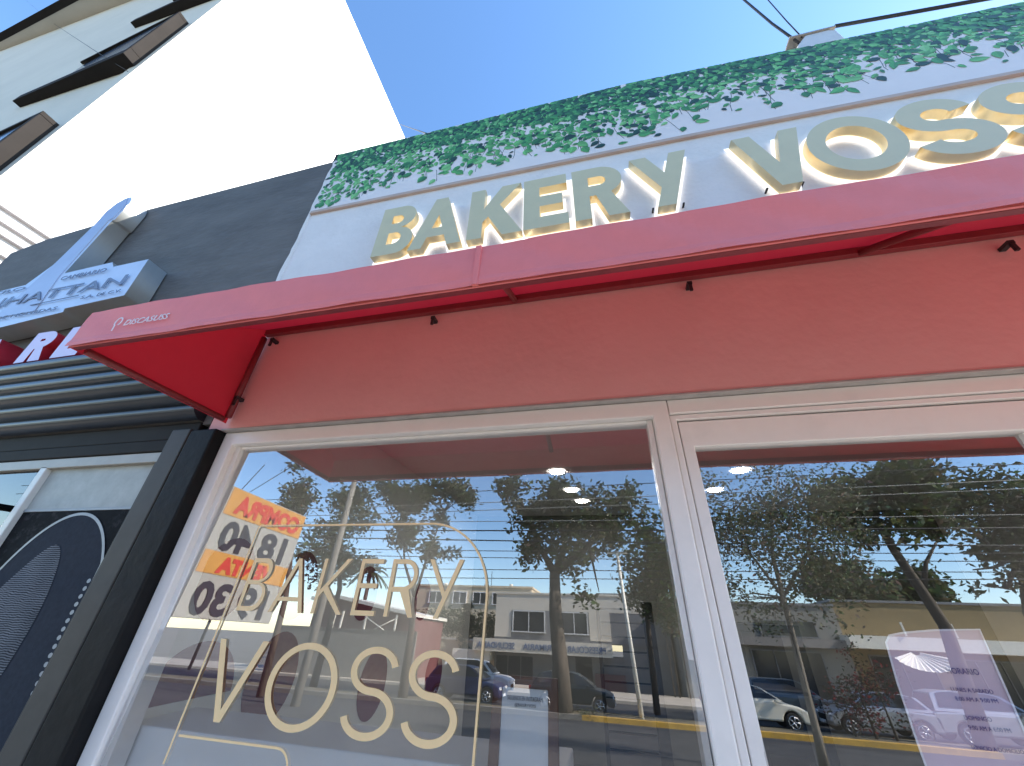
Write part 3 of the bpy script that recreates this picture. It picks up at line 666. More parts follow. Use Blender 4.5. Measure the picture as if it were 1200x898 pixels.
link('sign_line', loops_mesh(fix([ln]), .003, front(0, YS-.007, 0)), sign_ink, es)
rl = thing('red_letter_sign', 'row of red sided letters with lilac faces under the steel sign', 'sign', (-4, 0, 3.0))
for ch, x0, x1 in (('D', -4.62, -4.36), ('O', -4.33, -4.05), ('L', -4.02, -3.80), ('A', -3.42, -3.13), ('R', -2.94, -2.755), ('E', -2.68, -2.50)):
    a = Sx(x0, 1.02)
    loops = None
    try: loops, wd_ = glyph(ch, .25)
    except TypeError: loops = None
    if loops is None:
        loops, wd_ = ([[(0, 0), (.25, 0), (.5, 0), (.5, .22), (.25, .22), (.25, 1), (0, 1)]], .5) if ch == 'L' else ([[(0, 0)] + arc(.25, .5, .4, .5, -90, 90, 16) + [(0, 1)], ([(.24, .22)] + arc(.25, .5, .17, .28, -90, 90, 12) + [(.24, .78)])[::-1]], .65)
    hh = .27; sx = (x1-x0)*D*.9/(wd_*hh)
    o = link('letter', loops_mesh([[(p[0]*hh*sx, p[1]*hh) for p in l] for l in fix(loops)], .13, front(a[0], -.005, a[1])), red_side, rl); o.data.materials.append(lilac_face)
    for p in o.data.polygons:
        if p.normal.y < -.9: p.material_index = 1
# projecting rate board in front of the exchange shop
rb = thing('rate_board', 'orange and white projecting exchange rate board reading COMPRA and VENTA', 'sign', (-3.75, -2, 1.5))
bx, y0, y1 = -3.68, -2.57, -1.43
box('panel', white_board, rb, (bx-.08, y0, 1.50), (bx, y1, 2.65), .006)
def side(y, z): return lambda c: Vector((bx+.006+c.z, y+c.x, z+c.y))
box('heading_band', orange_board, rb, (bx+.001, y0+.01, 2.38), (bx+.005, y1-.01, 2.64)); box('heading_band', orange_board, rb, (bx+.001, y0+.01, 1.86), (bx+.005, y1-.01, 2.05))
for t, y, z, wdt, s, m in (('COMPRA', y0+.08, 2.42, .95, .24, red_ink), ('18', y0+.16, 2.08, .38, .36, ink), ('40', y0+.65, 2.08, .40, .36, ink), ('VENTA', y0+.22, 1.885, .72, .18, red_ink), ('19', y0+.16, 1.54, .38, .36, ink), ('30', y0+.65, 1.54, .40, .36, ink)):
    link('board_writing', text_mesh(t, s, .003, side(y, z), width=wdt, bold=.012), m, rb)
for z in (1.62, 2.0):
    mb = MB(); mb.tube([(bx-.04, y1, z), (bx-.04, .03, z)], .02, 8); mb.build('arm', greyframe, rb)

# ================================================================== TALL WHITE BUILDING
ap = thing('apartment_building', 'tall building with blank white side wall, grey front and brown angled bays', 'building', (-14, 4, 0))
XB, ZR = -8.58, 23.1
box('side_wall', white_paint, ap, (XB-.3, 0, 6.7), (XB, 30, ZR)); box('lower_wall', ribbed, ap, (XB-.3, .0, 0), (XB-.004, 30, 6.695))
mb = MB()
for k, z in enumerate((6.58, 6.36, 6.18, 5.9, 5.5, 5.15, 4.6, 4.2)): mb.box((XB-.002, .02, z), (XB+.07, 30, z+.10+.03*(k % 2)))
mb.build('siding_rib', ribbed, ap)
box('front_wall', grey_render, ap, (-29.4, .01, 0), (XB-.302, .31, ZR))
box('corner_trim', grey_render, ap, (XB-.35, -.03, 0), (XB+.005, .0, ZR)); box('roof', grey_render, ap, (-29.3, .32, ZR-.3), (XB-.302, 30, ZR-.05))
box('rear_wall', white_paint, ap, (-29.3, 29.7, 0), (XB-.302, 30, ZR-.31)); box('far_wall', white_paint, ap, (-29.6, .32, 0), (-29.31, 29.7, ZR-.31))
mb = MB(); mb.prism([(-29.5, -.01, ZR), (-29.5, .3, ZR), (XB, .3, ZR), (XB, -1.02, ZR)], (0, 0, .2)); mb.build('eave', grey_render, ap)
mb = MB(); mb.prism([(-29.5, -.01, ZR-.01), (XB, -1.02, ZR-.01), (XB, -1.29, ZR-.01), (-29.5, -.21, ZR-.01)], (0, 0, .25)); mb.build('fascia', brown_bay, ap)
for k in range(-1, 3):
    zb3, zt3 = 1.55+D*(6.38+3.26*k), 1.55+D*(7.95+3.26*k)
    A, B_, C_, D_ = (-12.28, .0), (-8.75, -.2), (-8.75, .0), (-12.28, .0)
    mb = MB(); mb.prism([(-12.28, -.13, zb3), (-8.78, -.26, zb3), (-8.78, .008, zb3), (-12.28, .008, zb3)], (0, 0, .28)); by = mb.build('bay', brown_bay, ap, .01)
    mb = MB(); mb.prism([(-8.98, -.245, zb3+.282), (-8.78, -.26, zb3+.282), (-8.78, .008, zb3+.282), (-8.98, .008, zb3+.282)], (0, 0, zt3-zb3-.3)); mb.build('fin', brown_bay, by, .01)
    mb = MB(); mb.prism([(-12.28, -.05, zt3-.015), (-8.78, -.26, zt3-.015), (-8.78, .008, zt3-.015), (-12.28, .008, zt3-.015)], (0, 0, .1)); mb.build('hood', brown_bay, by, .01)
    mb = MB(); mb.prism([(-12.1, -.003, zb3+.283), (-9.0, -.225, zb3+.283), (-9.0, .006, zb3+.283)], (0, 0, zt3-zb3-.3)); mb.build('pane', window_dark, by)

# ================================================================== STREET (seen in the shop glass)
def slab(name, m, pts, x0=-90, x1=110):
    mb = MB()
    for (ya, za), (yb_, zb4) in zip(pts[:-1], pts[1:]): mb.face([(x0, ya, za), (x1, ya, za), (x1, yb_, zb4), (x0, yb_, zb4)])
    return tag(mb.build(name, m), kind='structure')
slab('pavement', pavement_m, [(8, -.01), (-3.2, -.02), (-3.2, -.17)])
slab('road', asphalt, [(-3.2, -.17), (-19.4, -1.06)])
slab('kerb', concrete, [(-19.4, -1.06), (-19.4, -.90), (-19.65, -.895)], -90, -1.6)
slab('kerb', yellow, [(-19.4, -1.06), (-19.4, -.90), (-19.65, -.895)], -1.6, 12.6)
slab('kerb', concrete, [(-19.4, -1.06), (-19.4, -.90), (-19.65, -.895)], 12.6, 110)
slab('median', soil, [(-19.65, -.90), (-21.0, -.92), (-21.0, -1.08)])
slab('far_road', asphalt, [(-21.0, -1.08), (-28.2, -1.2)])
slab('far_pavement', pavement_m, [(-28.2, -1.2), (-28.2, -1.06), (-33.8, -1.06)])
mb = MB(); mb.face([(-700, -700, -1.3), (700, -700, -1.3), (700, -33.7, -1.3), (-700, -33.7, -1.3)]); tag(mb.build('ground', ground_m), kind='structure')
mb = MB(); mb.face([(-700, 7.9, -.3), (700, 7.9, -.3), (700, 700, -.3), (-700, 700, -.3)]); tag(mb.build('ground', ground_m), kind='structure')

GREENS = [(.045, .07, .02), (.065, .09, .026), (.085, .11, .034), (.035, .052, .017), (.12, .13, .05), (.085, .075, .04)]
def leafball(mb, blobs, n, size, greens, r_):
    tot = sum(b[1]**3 for b in blobs)
    for c, rad in blobs:
        k = int(n*rad**3/tot)
        sub = [Vector((r_.gauss(0, .5), r_.gauss(0, .5), r_.gauss(0, .42))) for _ in range(9)]
        for _ in range(k):
            s_ = r_.choice(sub); v = s_ + Vector((r_.gauss(0, .30), r_.gauss(0, .30), r_.gauss(0, .26)))
            p = Vector(c) + v*rad
            a = Vector((r_.gauss(0, 1), r_.gauss(0, 1), r_.gauss(0, .6))).normalized(); b = a.orthogonal().normalized(); b = (b + a.cross(b)*r_.uniform(-1, 1)).normalized()
            s2 = size*r_.uniform(.6, 1.3); g = r_.choice(greens); g = tuple(q*r_.uniform(.75, 1.3) for q in g)
            mb.face([p-a*s2, p-b*s2*.45, p+a*s2, p+b*s2*.45], g)
def tree(label, base, path, limbs, blobs, n, size, r0, m=bark, greens=GREENS, name='street_tree', seed=1, group='trees along the street'):
    r_ = random.Random(seed); t = thing(name, label, 'tree', base, group)
    mb = MB(); pts = [Vector(base)] + [Vector(p) for p in path]; L_ = len(pts)
    mb.tube(pts, [r0*(1.25 if k == 0 else 1-.5*k/L_) for k in range(L_)], 9)
    top_ = pts[-1]
    for l in limbs:
        q = [Vector(p) for p in l]; mb.tube(q, [r0*.5*(1-.75*k/(len(q)-1)) for k in range(len(q))], 7)
    for c, rad in blobs:
        c = Vector(c); s_ = min([Vector(p) for l in limbs for p in l] + pts[1:], key=lambda p: (p-c).length)
        for _ in range(4):
            e = c + Vector((r_.gauss(0, .45), r_.gauss(0, .45), r_.gauss(0, .35)))*rad
            mid = s_.lerp(e, .5) + Vector((r_.gauss(0, .1), r_.gauss(0, .1), .1))*rad; mb.tube([s_, mid, e], [r0*.22, r0*.14, r0*.05], 5)
    mb.build('trunk', m, t)
    mb = MB(); leafball(mb, blobs, int(n*1.25), size*1.15, greens, r_); mb.build('crown', leaf_m, t, tint=True)
    return t
S = street
def V3(v, z=None, dy=0): return Vector((v.x, v.y+dy, v.z if z is None else z))
# large tree in the middle of the window
a = S(657, 790, 20); zg = -.92
tree('thick trunked street tree with a broad dark crown before the school', V3(a, zg), [V3(a, .8), S(651, 720, 20), S(650, 672, 20)],
     [[S(650, 672, 20), S(632, 640, 20), S(615, 600, 20)], [S(650, 672, 20), S(662, 640, 20.4), S(668, 590, 20.3)], [S(650, 672, 20), S(690, 640, 19.5), S(715, 610, 19.5)]],
     [(S(620, 600, 20), 1.25), (S(655, 590, 20.5), 1.5), (S(690, 610, 19.6), 1.35), (S(625, 645, 20), 1.0), (S(675, 655, 19.8), 1.1), (S(715, 625, 20), 1.0), (S(735, 590, 20), 1.1), (S(600, 575, 20), .9)], 6500, .15, .42, seed=3)
a = S(480, 765, 20)
tree('forked dark street tree before the cream house', V3(a, zg), [V3(S(482, 740, 20), None), S(486, 700, 20)],
     [[S(486, 700, 20), S(474, 660, 20), S(472, 610, 20)], [S(486, 700, 20), S(500, 655, 20), S(520, 600, 20)]],
     [(S(470, 590, 20), 1.2), (S(510, 585, 20), 1.35), (S(540, 580, 20), .9), (S(478, 625, 20), .9), (S(505, 640, 20), .9)], 4200, .14, .20, seed=4)
a = S(395, 700, 22)
tree('leafy street tree behind the concrete pole', V3(a, zg-.1, 0), [V3(S(398, 690, 22), None), S(398, 640, 22)], [],
     [(S(395, 600, 22), 1.7), (S(385, 640, 22), 1.5), (S(402, 660, 22), 1.2)], 4200, .14, .18, seed=5)
a = S(345, 640, 16)
tree('small street tree over the rate board with sunlit foliage', V3(S(330, 740, 16), -.85), [V3(S(335, 700, 16)), S(345, 620, 16)], [],
     [(S(350, 575, 16), .75), (S(345, 600, 16), .8), (S(338, 625, 16), .6)], 1800, .11, .14, seed=6, greens=[(.10, .11, .05), (.13, .11, .06), (.07, .08, .035)])
a = S(760, 760, 24)
tree('slim street tree beside the window mullion with low ragged crown', V3(a, -1.15), [V3(S(758, 720, 24)), S(757, 690, 24)], [],
     [(S(760, 660, 24), 1.5), (S(750, 690, 24), 1.1), (S(775, 710, 24), 1.2), (S(765, 630, 24), 1.1), (S(780, 690, 24), 1.0)], 4200, .14, .14, seed=7)
# airy tree in the door
a = S(965, 898, 10.5)
AIR = [(.11, .12, .065), (.14, .145, .085), (.08, .09, .045), (.17, .16, .10)]
tree('airy pale street tree with slender trunk nearest the shop door', V3(a, -.6), [S(955, 850, 10.5), S(935, 770, 10.5), S(918, 700, 10.5), S(905, 650, 10.5)],
     [[S(918, 700, 10.5), S(880, 650, 10.3), S(860, 600, 10.3)], [S(918, 700, 10.5), S(945, 650, 10.8), S(965, 600, 10.8)], [S(905, 650, 10.5), S(905, 600, 10.5), S(912, 560, 10.5)]],
     [(S(870, 600, 10.4), 1.15), (S(915, 590, 10.8), 1.2), (S(960, 600, 10.6), 1.2), (S(870, 660, 10.4), 1.0), (S(920, 660, 10.2), 1.0), (S(965, 660, 10.6), .9), (S(850, 700, 10.8), .8), (S(985, 640, 10.6), .8), (S(895, 715, 10.6), .6), (S(975, 700, 10.6), .65), (S(845, 630, 10.6), .9)], 9500, .052, .085, m=palebark, greens=AIR, seed=8)
a = S(1110, 745, 20)
tree('leaning street tree with bare forked trunk over the olive building', V3(S(1118, 800, 20), zg), [S(1108, 735, 20), S(1082, 695, 20), S(1048, 645, 20), S(1030, 615, 20)],
     [[S(1082, 695, 20), S(1085, 660, 20), S(1100, 630, 20)], [S(1030, 615, 20), S(1015, 590, 20)]],
     [(S(1020, 590, 20), 1.6), (S(1075, 580, 20.3), 1.5), (S(1000, 615, 20), 1.1), (S(1050, 565, 19.6), 1.4), (S(1105, 615, 20), .9), (S(980, 590, 20), 1.3)], 5200, .15, .24, seed=9)
a = S(1210, 760, 22)
tree('wide street tree with wispy layered branches right of the leaning tree', V3(a, zg-.15), [S(1205, 720, 22), S(1195, 650, 22)],
     [[S(1195, 650, 22), S(1165, 665, 21.5), S(1140, 668, 21.5)], [S(1195, 650, 22), S(1160, 640, 22), S(1135, 645, 22)], [S(1195, 650, 22), S(1180, 690, 22), S(1150, 685, 22)]],
     [(S(1150, 590, 22), 1.7), (S(1190, 600, 22), 1.7), (S(1165, 655, 22), .9), (S(1190, 680, 22), .9), (S(1215, 640, 22), 1.4)], 4600, .14, .2, seed=10)
tree('rounded dark tree behind the olive parapet', V3(S(1062, 700, 44), -1.2), [S(1062, 705, 44)], [], [(S(1062, 697, 44), 2.0), (S(1085, 700, 44), 1.9), (S(1040, 703, 44), 1.6)], 2600, .28, .25, seed=12, group='trees behind the houses')
tree('pale bushy tree over the grey shop roof', V3(S(985, 700, 40), -1.2), [S(985, 705, 40)], [], [(S(985, 680, 40), 2.0), (S(1000, 692, 40), 1.6), (S(965, 692, 40), 1.6)], 2600, .24, .2, greens=AIR, seed=13, group='trees behind the houses')
# palm
pb = S(430, 690, 45); p = thing('palm_tree', 'palm tree standing behind the maroon house', 'tree', (pb.x, pb.y, -1.2))
mb = MB(); mb.tube([(pb.x, pb.y, -1.2), (pb.x+.1, pb.y, 3), (pb.x, pb.y, 8.1)], [.32, .25, .2]); mb.build('trunk', bark, p)
mb = MB()
for k in range(26):
    a = k*2.4; el = rnd.uniform(-.2, 1.1); ln_ = rnd.uniform(2.0, 2.7); prev = None
    for j in range(9):
        t = j/8; q = Vector((pb.x+math.cos(a)*math.cos(el)*ln_*t, pb.y+math.sin(a)*math.cos(el)*ln_*t, 8.1+math.sin(el)*ln_*t-1.5*t*t))
        if prev is not None:
            sd_ = Vector((-math.sin(a), math.cos(a), 0))*.34*(1-t*.7)
            mb.face([prev, prev+sd_-Vector((0, 0, .16)), q+sd_*.8-Vector((0, 0, .2)), q], (.05, .075, .03)); mb.face([prev, q, q-sd_*.8-Vector((0, 0, .2)), prev-sd_-Vector((0, 0, .16))], (.07, .09, .035))
        prev = q
mb.build('fronds', leaf_m, p, tint=True)
# hedge, cypress, shrubs
def bush(name, label, cat, blobs, n, size, greens, seed, base, group=None):
    r_ = random.Random(seed); t = thing(name, label, cat, base, group)
    mb = MB(); leafball(mb, blobs, n, size, greens, r_); mb.build('foliage', leaf_m, t, tint=True)
    mb = MB()
    for c, rad in blobs: mb.tube([(c[0], c[1], base[2]), tuple(c)], [.05, .02], 5)
    mb.build('stem', bark, t)
hb = []
for k in range(14):
    x = -17.6+k*.58; hb.append(((x, -38, 2.4), .75)); hb.append(((x+.2, -38.1, 3.2), .7))
bush('hedge', 'dark clipped hedge along the terrace below the cream house', 'hedge', hb, 5200, .13, GREENS[:4], 20, (-13.6, -38, 1.0))
c = S(548, 720, 37); bush('cypress', 'narrow dark cypress before the hedge', 'tree', [((c.x, c.y, z), .5-.1*abs(z-2.5)/2.5) for z in (0, .8, 1.6, 2.4, 3.2, 4.0)], 2200, .1, [(.015, .025, .012), (.02, .03, .015)], 21, (c.x, c.y, -1))
sh = [(S(1005, 805, 20.3), .75), (S(1030, 812, 20.3), .7), (S(1018, 838, 20.2), .6), (S(990, 825, 20.4), .6)]
bush('flowering_shrub', 'dark median shrub with red blossoms between the trees', 'shrub', sh, 2000, .07, [(.03, .03, .02), (.22, .02, .025), (.035, .045, .02), (.05, .03, .025)], 22, (sh[0][0].x, sh[0][0].y, -.92))
vb = [(S(775, 712, 33), 1.1), (S(790, 705, 33), 1.0), (S(783, 730, 33), .9)]
bush('climbing_shrub', 'pale leafy shrub at the right end of the school front', 'shrub', vb, 1600, .12, AIR, 23, (vb[0][0].x, vb[0][0].y, -1.06))
bush('low_shrub', 'low dry shrub at the foot of the thick trunked tree', 'shrub', [(S(675, 842, 19.9), .45), (S(665, 835, 20), .4)], 700, .06, AIR, 24, (S(675, 842, 19.9).x, -19.9, -.92))
# poles
def pole(label, a, b, r0, r1, m, name='utility_pole', arms=()):
    t = thing(name, label, 'pole', tuple(a)); mb = MB(); mb.tube([a, b], [r0, r1], 10); mb.build('shaft', m, t)
    for z, w_ in arms:
        q = Vector(a).lerp(Vector(b), z); mb = MB(); mb.box((q.x-w_, q.y-.05, q.z-.05), (q.x+w_, q.y+.05, q.z+.05)); mb.build('crossarm', m, t)
    return t
pole('stout concrete utility pole left of the forked tree', (-11.42, -14, -.8), (-11.68, -14, 8.4), .17, .12, concrete, arms=((.93, .9),))
c = S(318, 560, 26); pole('thin far utility pole over the rate board', (c.x-.1, c.y, -1.1), (c.x, c.y, 10.5), .11, .08, concrete)
c = S(746, 800, 19.8); pole('pale painted lamp post beside the slim tree', (c.x+.05, c.y, -.9), (c.x-.25, c.y, 5.6), .10, .07, whitefascia, 'lamp_post', arms=((.985, .5),))
# overhead wires
WR = [((600, 574), (1000, 556), 14), ((600, 588), (1000, 573), 14), ((600, 597), (1000, 583), 15), ((600, 611), (1000, 608), 16), ((600, 622), (1000, 622), 16), ((600, 634), (1000, 640), 16.5), ((600, 646), (1000, 650), 16.5), ((600, 654), (1000, 659), 17), ((600, 668), (1000, 672), 17), ((600, 678), (1000, 681), 17)]
desc = ['topmost', 'second', 'third', 'fourth', 'fifth', 'sixth', 'seventh', 'eighth', 'ninth', 'lowest']
for k, (p0, p1, dst) in enumerate(WR):
    a, b = S(*p0, dst), S(*p1, dst); dv = (b-a)/(b.x-a.x)
    pts = [a + dv*(x-a.x) + Vector((0, 0, .25*((x+4)/30)**2)) for x in range(-34, 44, 3)]
    cable('overhead_wire', pts, .030 if k in (4, 5) else .017, desc[k]+' of the ten level wires strung along the street', cable_pale if k in (1, 2, 3) else cable_m, 'level wires along the street', cat='wire')
for k, (p0, p1, d0, d1) in enumerate((((268, 592), (345, 545), 18, 16), ((272, 586), (310, 545), 12, 14), ((440, 560), (486, 668), 15, 19.6), ((420, 560), (478, 668), 15, 19.6))):
    cable('slanting_wire', [S(*p0, d0), S(*p1, d1)], .022, ('thick slanting wire above the rate board', 'thin slanting wire above the rate board', 'steep wire right of the concrete pole ending at the forked tree', 'steep wire nearest the concrete pole')[k], cat='wire')

# houses opposite
def windows(parent, specs, y, frame_m, depth=.08):
    for x0, x1, z0, z1, bars in specs:
        mb = MB(); f_ = .09
        mb.prism([(x0, y, z0), (x0, y, z1), (x1, y, z1), (x1, y, z0), (x1-f_, y, z0), (x1-f_, y, z1-f_), (x0+f_, y, z1-f_), (x0+f_, y, z0)], (0, depth, 0)); mb.box((x0-.05, y, z0-.08), (x1+.05, y+depth+.06, z0-.002))
        for k in range(bars): xx = x0+(x1-x0)*(k+1)/(bars+1)-.03; mb.box((xx, y, z0), (xx+.06, y+depth*.8, z1-f_-.002))
        wf = mb.build('window', frame_m, parent); mb = MB(); mb.face([(x0+.02, y+.012, z0), (x1-.02, y+.012, z0), (x1-.02, y+.012, z1-.02), (x0+.02, y+.012, z1-.02)]); mb.build('pane', window_dark, wf)
sc = thing('school_building', 'two storey off white school with dark windows and lettered band', 'building', (-3, -38, -1.06))
y = -36
box('wall', schoolwhite, sc, (-10.0, y-8, 3.9), (4.4, y, 5.1)); box('wall', schoolgrey, sc, (-10.0, y-8, 1.75), (4.4, y-.02, 3.898)); box('wall', schoolgrey, sc, (-10.0, y-8, -1.3), (4.4, y-.4, .85))
box('pier', schoolwhite, sc, (-10.0, y-.5, 1.9), (-8.55, y+.01, 3.9)); box('pier', schoolwhite, sc, (-1.9, y-.5, 1.9), (-.2, y+.01, 3.9))
box('roof_slab', schoolgrey, sc, (-1.2, y-3, 5.3), (1.4, y-1, 5.45)); box('parapet_cap', schoolwhite, sc, (-10.1, y-8, 5.1), (4.5, y+.08, 5.25))
windows(sc, [(-8.45, -5.6, 2.35, 3.88, 1), (-4.3, -2.0, 2.35, 3.88, 1)], y, lightalu)
box('sign_band', schoolwhite, sc, (-11.6, y-.5, .86), (-.2, y+.9, 1.74))
for t, x, wdt in (('PREESCOLAR', -.7, 3.0), ('PRIMARIA', -4.7, 2.6), ('SECUNDARIA', -8.0, 3.2)):
    link('sign_writing', text_mesh(t, .6, .04, opposite(x, y+.902, 1.08), width=wdt, bold=.01), sign_ink, sc)
windows(sc, [(-9.9, -6.6, -.9, .7, 2)], y-.38, schoolgrey); box('door', window_dark, sc, (-3.2, y-.42, -1.2), (-1.9, y-.36, .8)); box('planter', redbrick, sc, (-1.7, y-.38, -1.2), (.6, y+.4, -.2))
box('side_wall', schoolgrey, sc, (.6, y-.4, -1.2), (4.3, y-.2, 3.6))
cr_ = thing('cream_house', 'cream two storey house with a row of white framed windows', 'building', (-15, -48, -1.06))
box('wall', cream, cr_, (-23, -53, -1.3), (-8.4, -45, 6.55)); box('parapet_cap', cream, cr_, (-23.1, -53.1, 6.551), (-8.3, -44.9, 6.75))
windows(cr_, [(-20.5, -18.8, 4.95, 6.1, 1), (-17.6, -15.9, 4.95, 6.1, 1), (-15.2, -13.4, 4.95, 6.1, 1), (-12.9, -11.7, 4.95, 6.1, 0)], -45, alu_white)
mb = MB()
for x in (-19, -14, -11): mb.tube([(x, -46, 6.75), (x, -46, 7.05)], .22, 10); 
mb.build('roof_vent', whitefascia, cr_)
mb = MB(); mb.tube([(-13.4, -46, 6.75), (-13.4, -46, 8.4)], .03, 6); mb.build('aerial', cable_m, cr_)
tw_ = thing('terrace_wall', 'cream retaining wall under the hedge', 'wall', (-14, -38, -1.06)); box('wall', cream, tw_, (-19, -39, -1.3), (-10.05, -37, 1.5)); box('coping', whitefascia, tw_, (-19.05, -39, 1.501), (-10.05, -36.93, 1.62)); box('canopy', whitefascia, tw_, (-13.5, -36.99, .2), (-10.2, -35.6, .9))
mh = thing('maroon_house', 'maroon house with white edged sloping roof and white posts', 'building', (-19, -33, -1.06))
mb = MB(); mb.prism([(-24, -30.2, -1.3), (-14.9, -30.2, -1.3), (-14.9, -30.2, 2.75), (-21.8, -30.2, 3.85), (-24, -30.2, 3.7)], (0, -6, 0)); mb.build('wall', redbrick, mh)
mb = MB(); mb.prism([(-24.2, -29.6, 3.7), (-21.8, -29.6, 3.87), (-14.7, -29.6, 2.8), (-14.7, -29.6, 3.02), (-21.8, -29.6, 4.1), (-24.2, -29.6, 3.92)], (0, -7, 0)); mb.build('roof', whitefascia, mh)
for x in (-21.6, -20.9, -18.8, -16.2): mb = MB(); mb.box((x-.06, -29.75, -1.2), (x+.06, -29.63, 3.0 if x < -17 else 2.85)); mb.build('post', whitefascia, mh)
mb = MB(); mb.tube([(-18.7, -29.68, 1.5), (-16.3, -29.68, 2.6)], .035, 6); mb.tube([(-18.7, -29.66, 2.6), (-16.3, -29.66, 1.5)], .035, 6); mb.build('brace', whitefascia, mh)
gw = thing('garden_wall', 'grey garden wall before the maroon house', 'wall', (-19, -29, -1.06)); box('wall', concrete, gw, (-26, -29.2, -1.3), (-14.0, -29, 1.75)); box('coping', concrete, gw, (-26, -29.25, 1.751), (-14, -28.95, 1.85))
ob = thing('olive_building', 'long low olive brown shop building with white fascia', 'building', (24, -38, -1.06))
box('wall', olive, ob, (15.5, -42, -1.3), (40, -34, 4.95)); box('parapet_cap', schoolgrey, ob, (15.4, -42, 4.951), (40.1, -33.9, 5.1)); box('fascia', whitefascia, ob, (15.0, -34, 2.2), (40, -32.2, 2.9)); 
windows(ob, [(16.5, 20, -.8, 1.9, 1), (21, 25, -.8, 1.9, 2), (26, 30, -.8, 1.9, 2)], -34, schoolgrey)
mb = MB()
for x in (18.2, 20.9): mb.box((x, -32.18, 2.95), (x+.1, -32.1, 3.7))
mb.build('bracket', whitefascia, ob)
mb = MB(); cxf, czf = 18.2, 2.2
for k in range(12):
    a0, a1 = R(205+k*11), R(205+(k+1)*11); am = (a0+a1)/2
    for (q0, q1, dd0, dd1) in ((a0, am, 0, .16), (am, a1, .16, 0)):
        mb.face([(cxf+.25*math.cos(q0), -31.9+dd0*.2, czf+.25*math.sin(q0)), (cxf+.25*math.cos(q1), -31.9+dd1*.2, czf+.25*math.sin(q1)), (cxf+1.9*math.cos(q1), -31.0+dd1, czf+1.05*math.sin(q1)), (cxf+1.9*math.cos(q0), -31.0+dd0, czf+1.05*math.sin(q0))])
mb.build('fan_canopy', whitefascia, ob)
gs_ = thing('grey_shop', 'flat grey shop with dark openings left of the olive building', 'building', (9, -38, -1.06))
box('wall', greyshop, gs_, (4.6, -42, -1.3), (15.3, -33.5, 4.6)); box('parapet_cap', schoolgrey, gs_, (4.5, -42, 4.601), (15.35, -33.4, 4.75)); box('fascia', slatgrey, gs_, (5.2, -33.49, 2.1), (15, -32.8, 2.6))
windows(gs_, [(10.2, 13.8, 2.72, 3.7, 1), (5.6, 8.2, -1, 1.9, 2), (9.2, 13.6, -.6, 1.9, 2)], -33.5, schoolgrey)

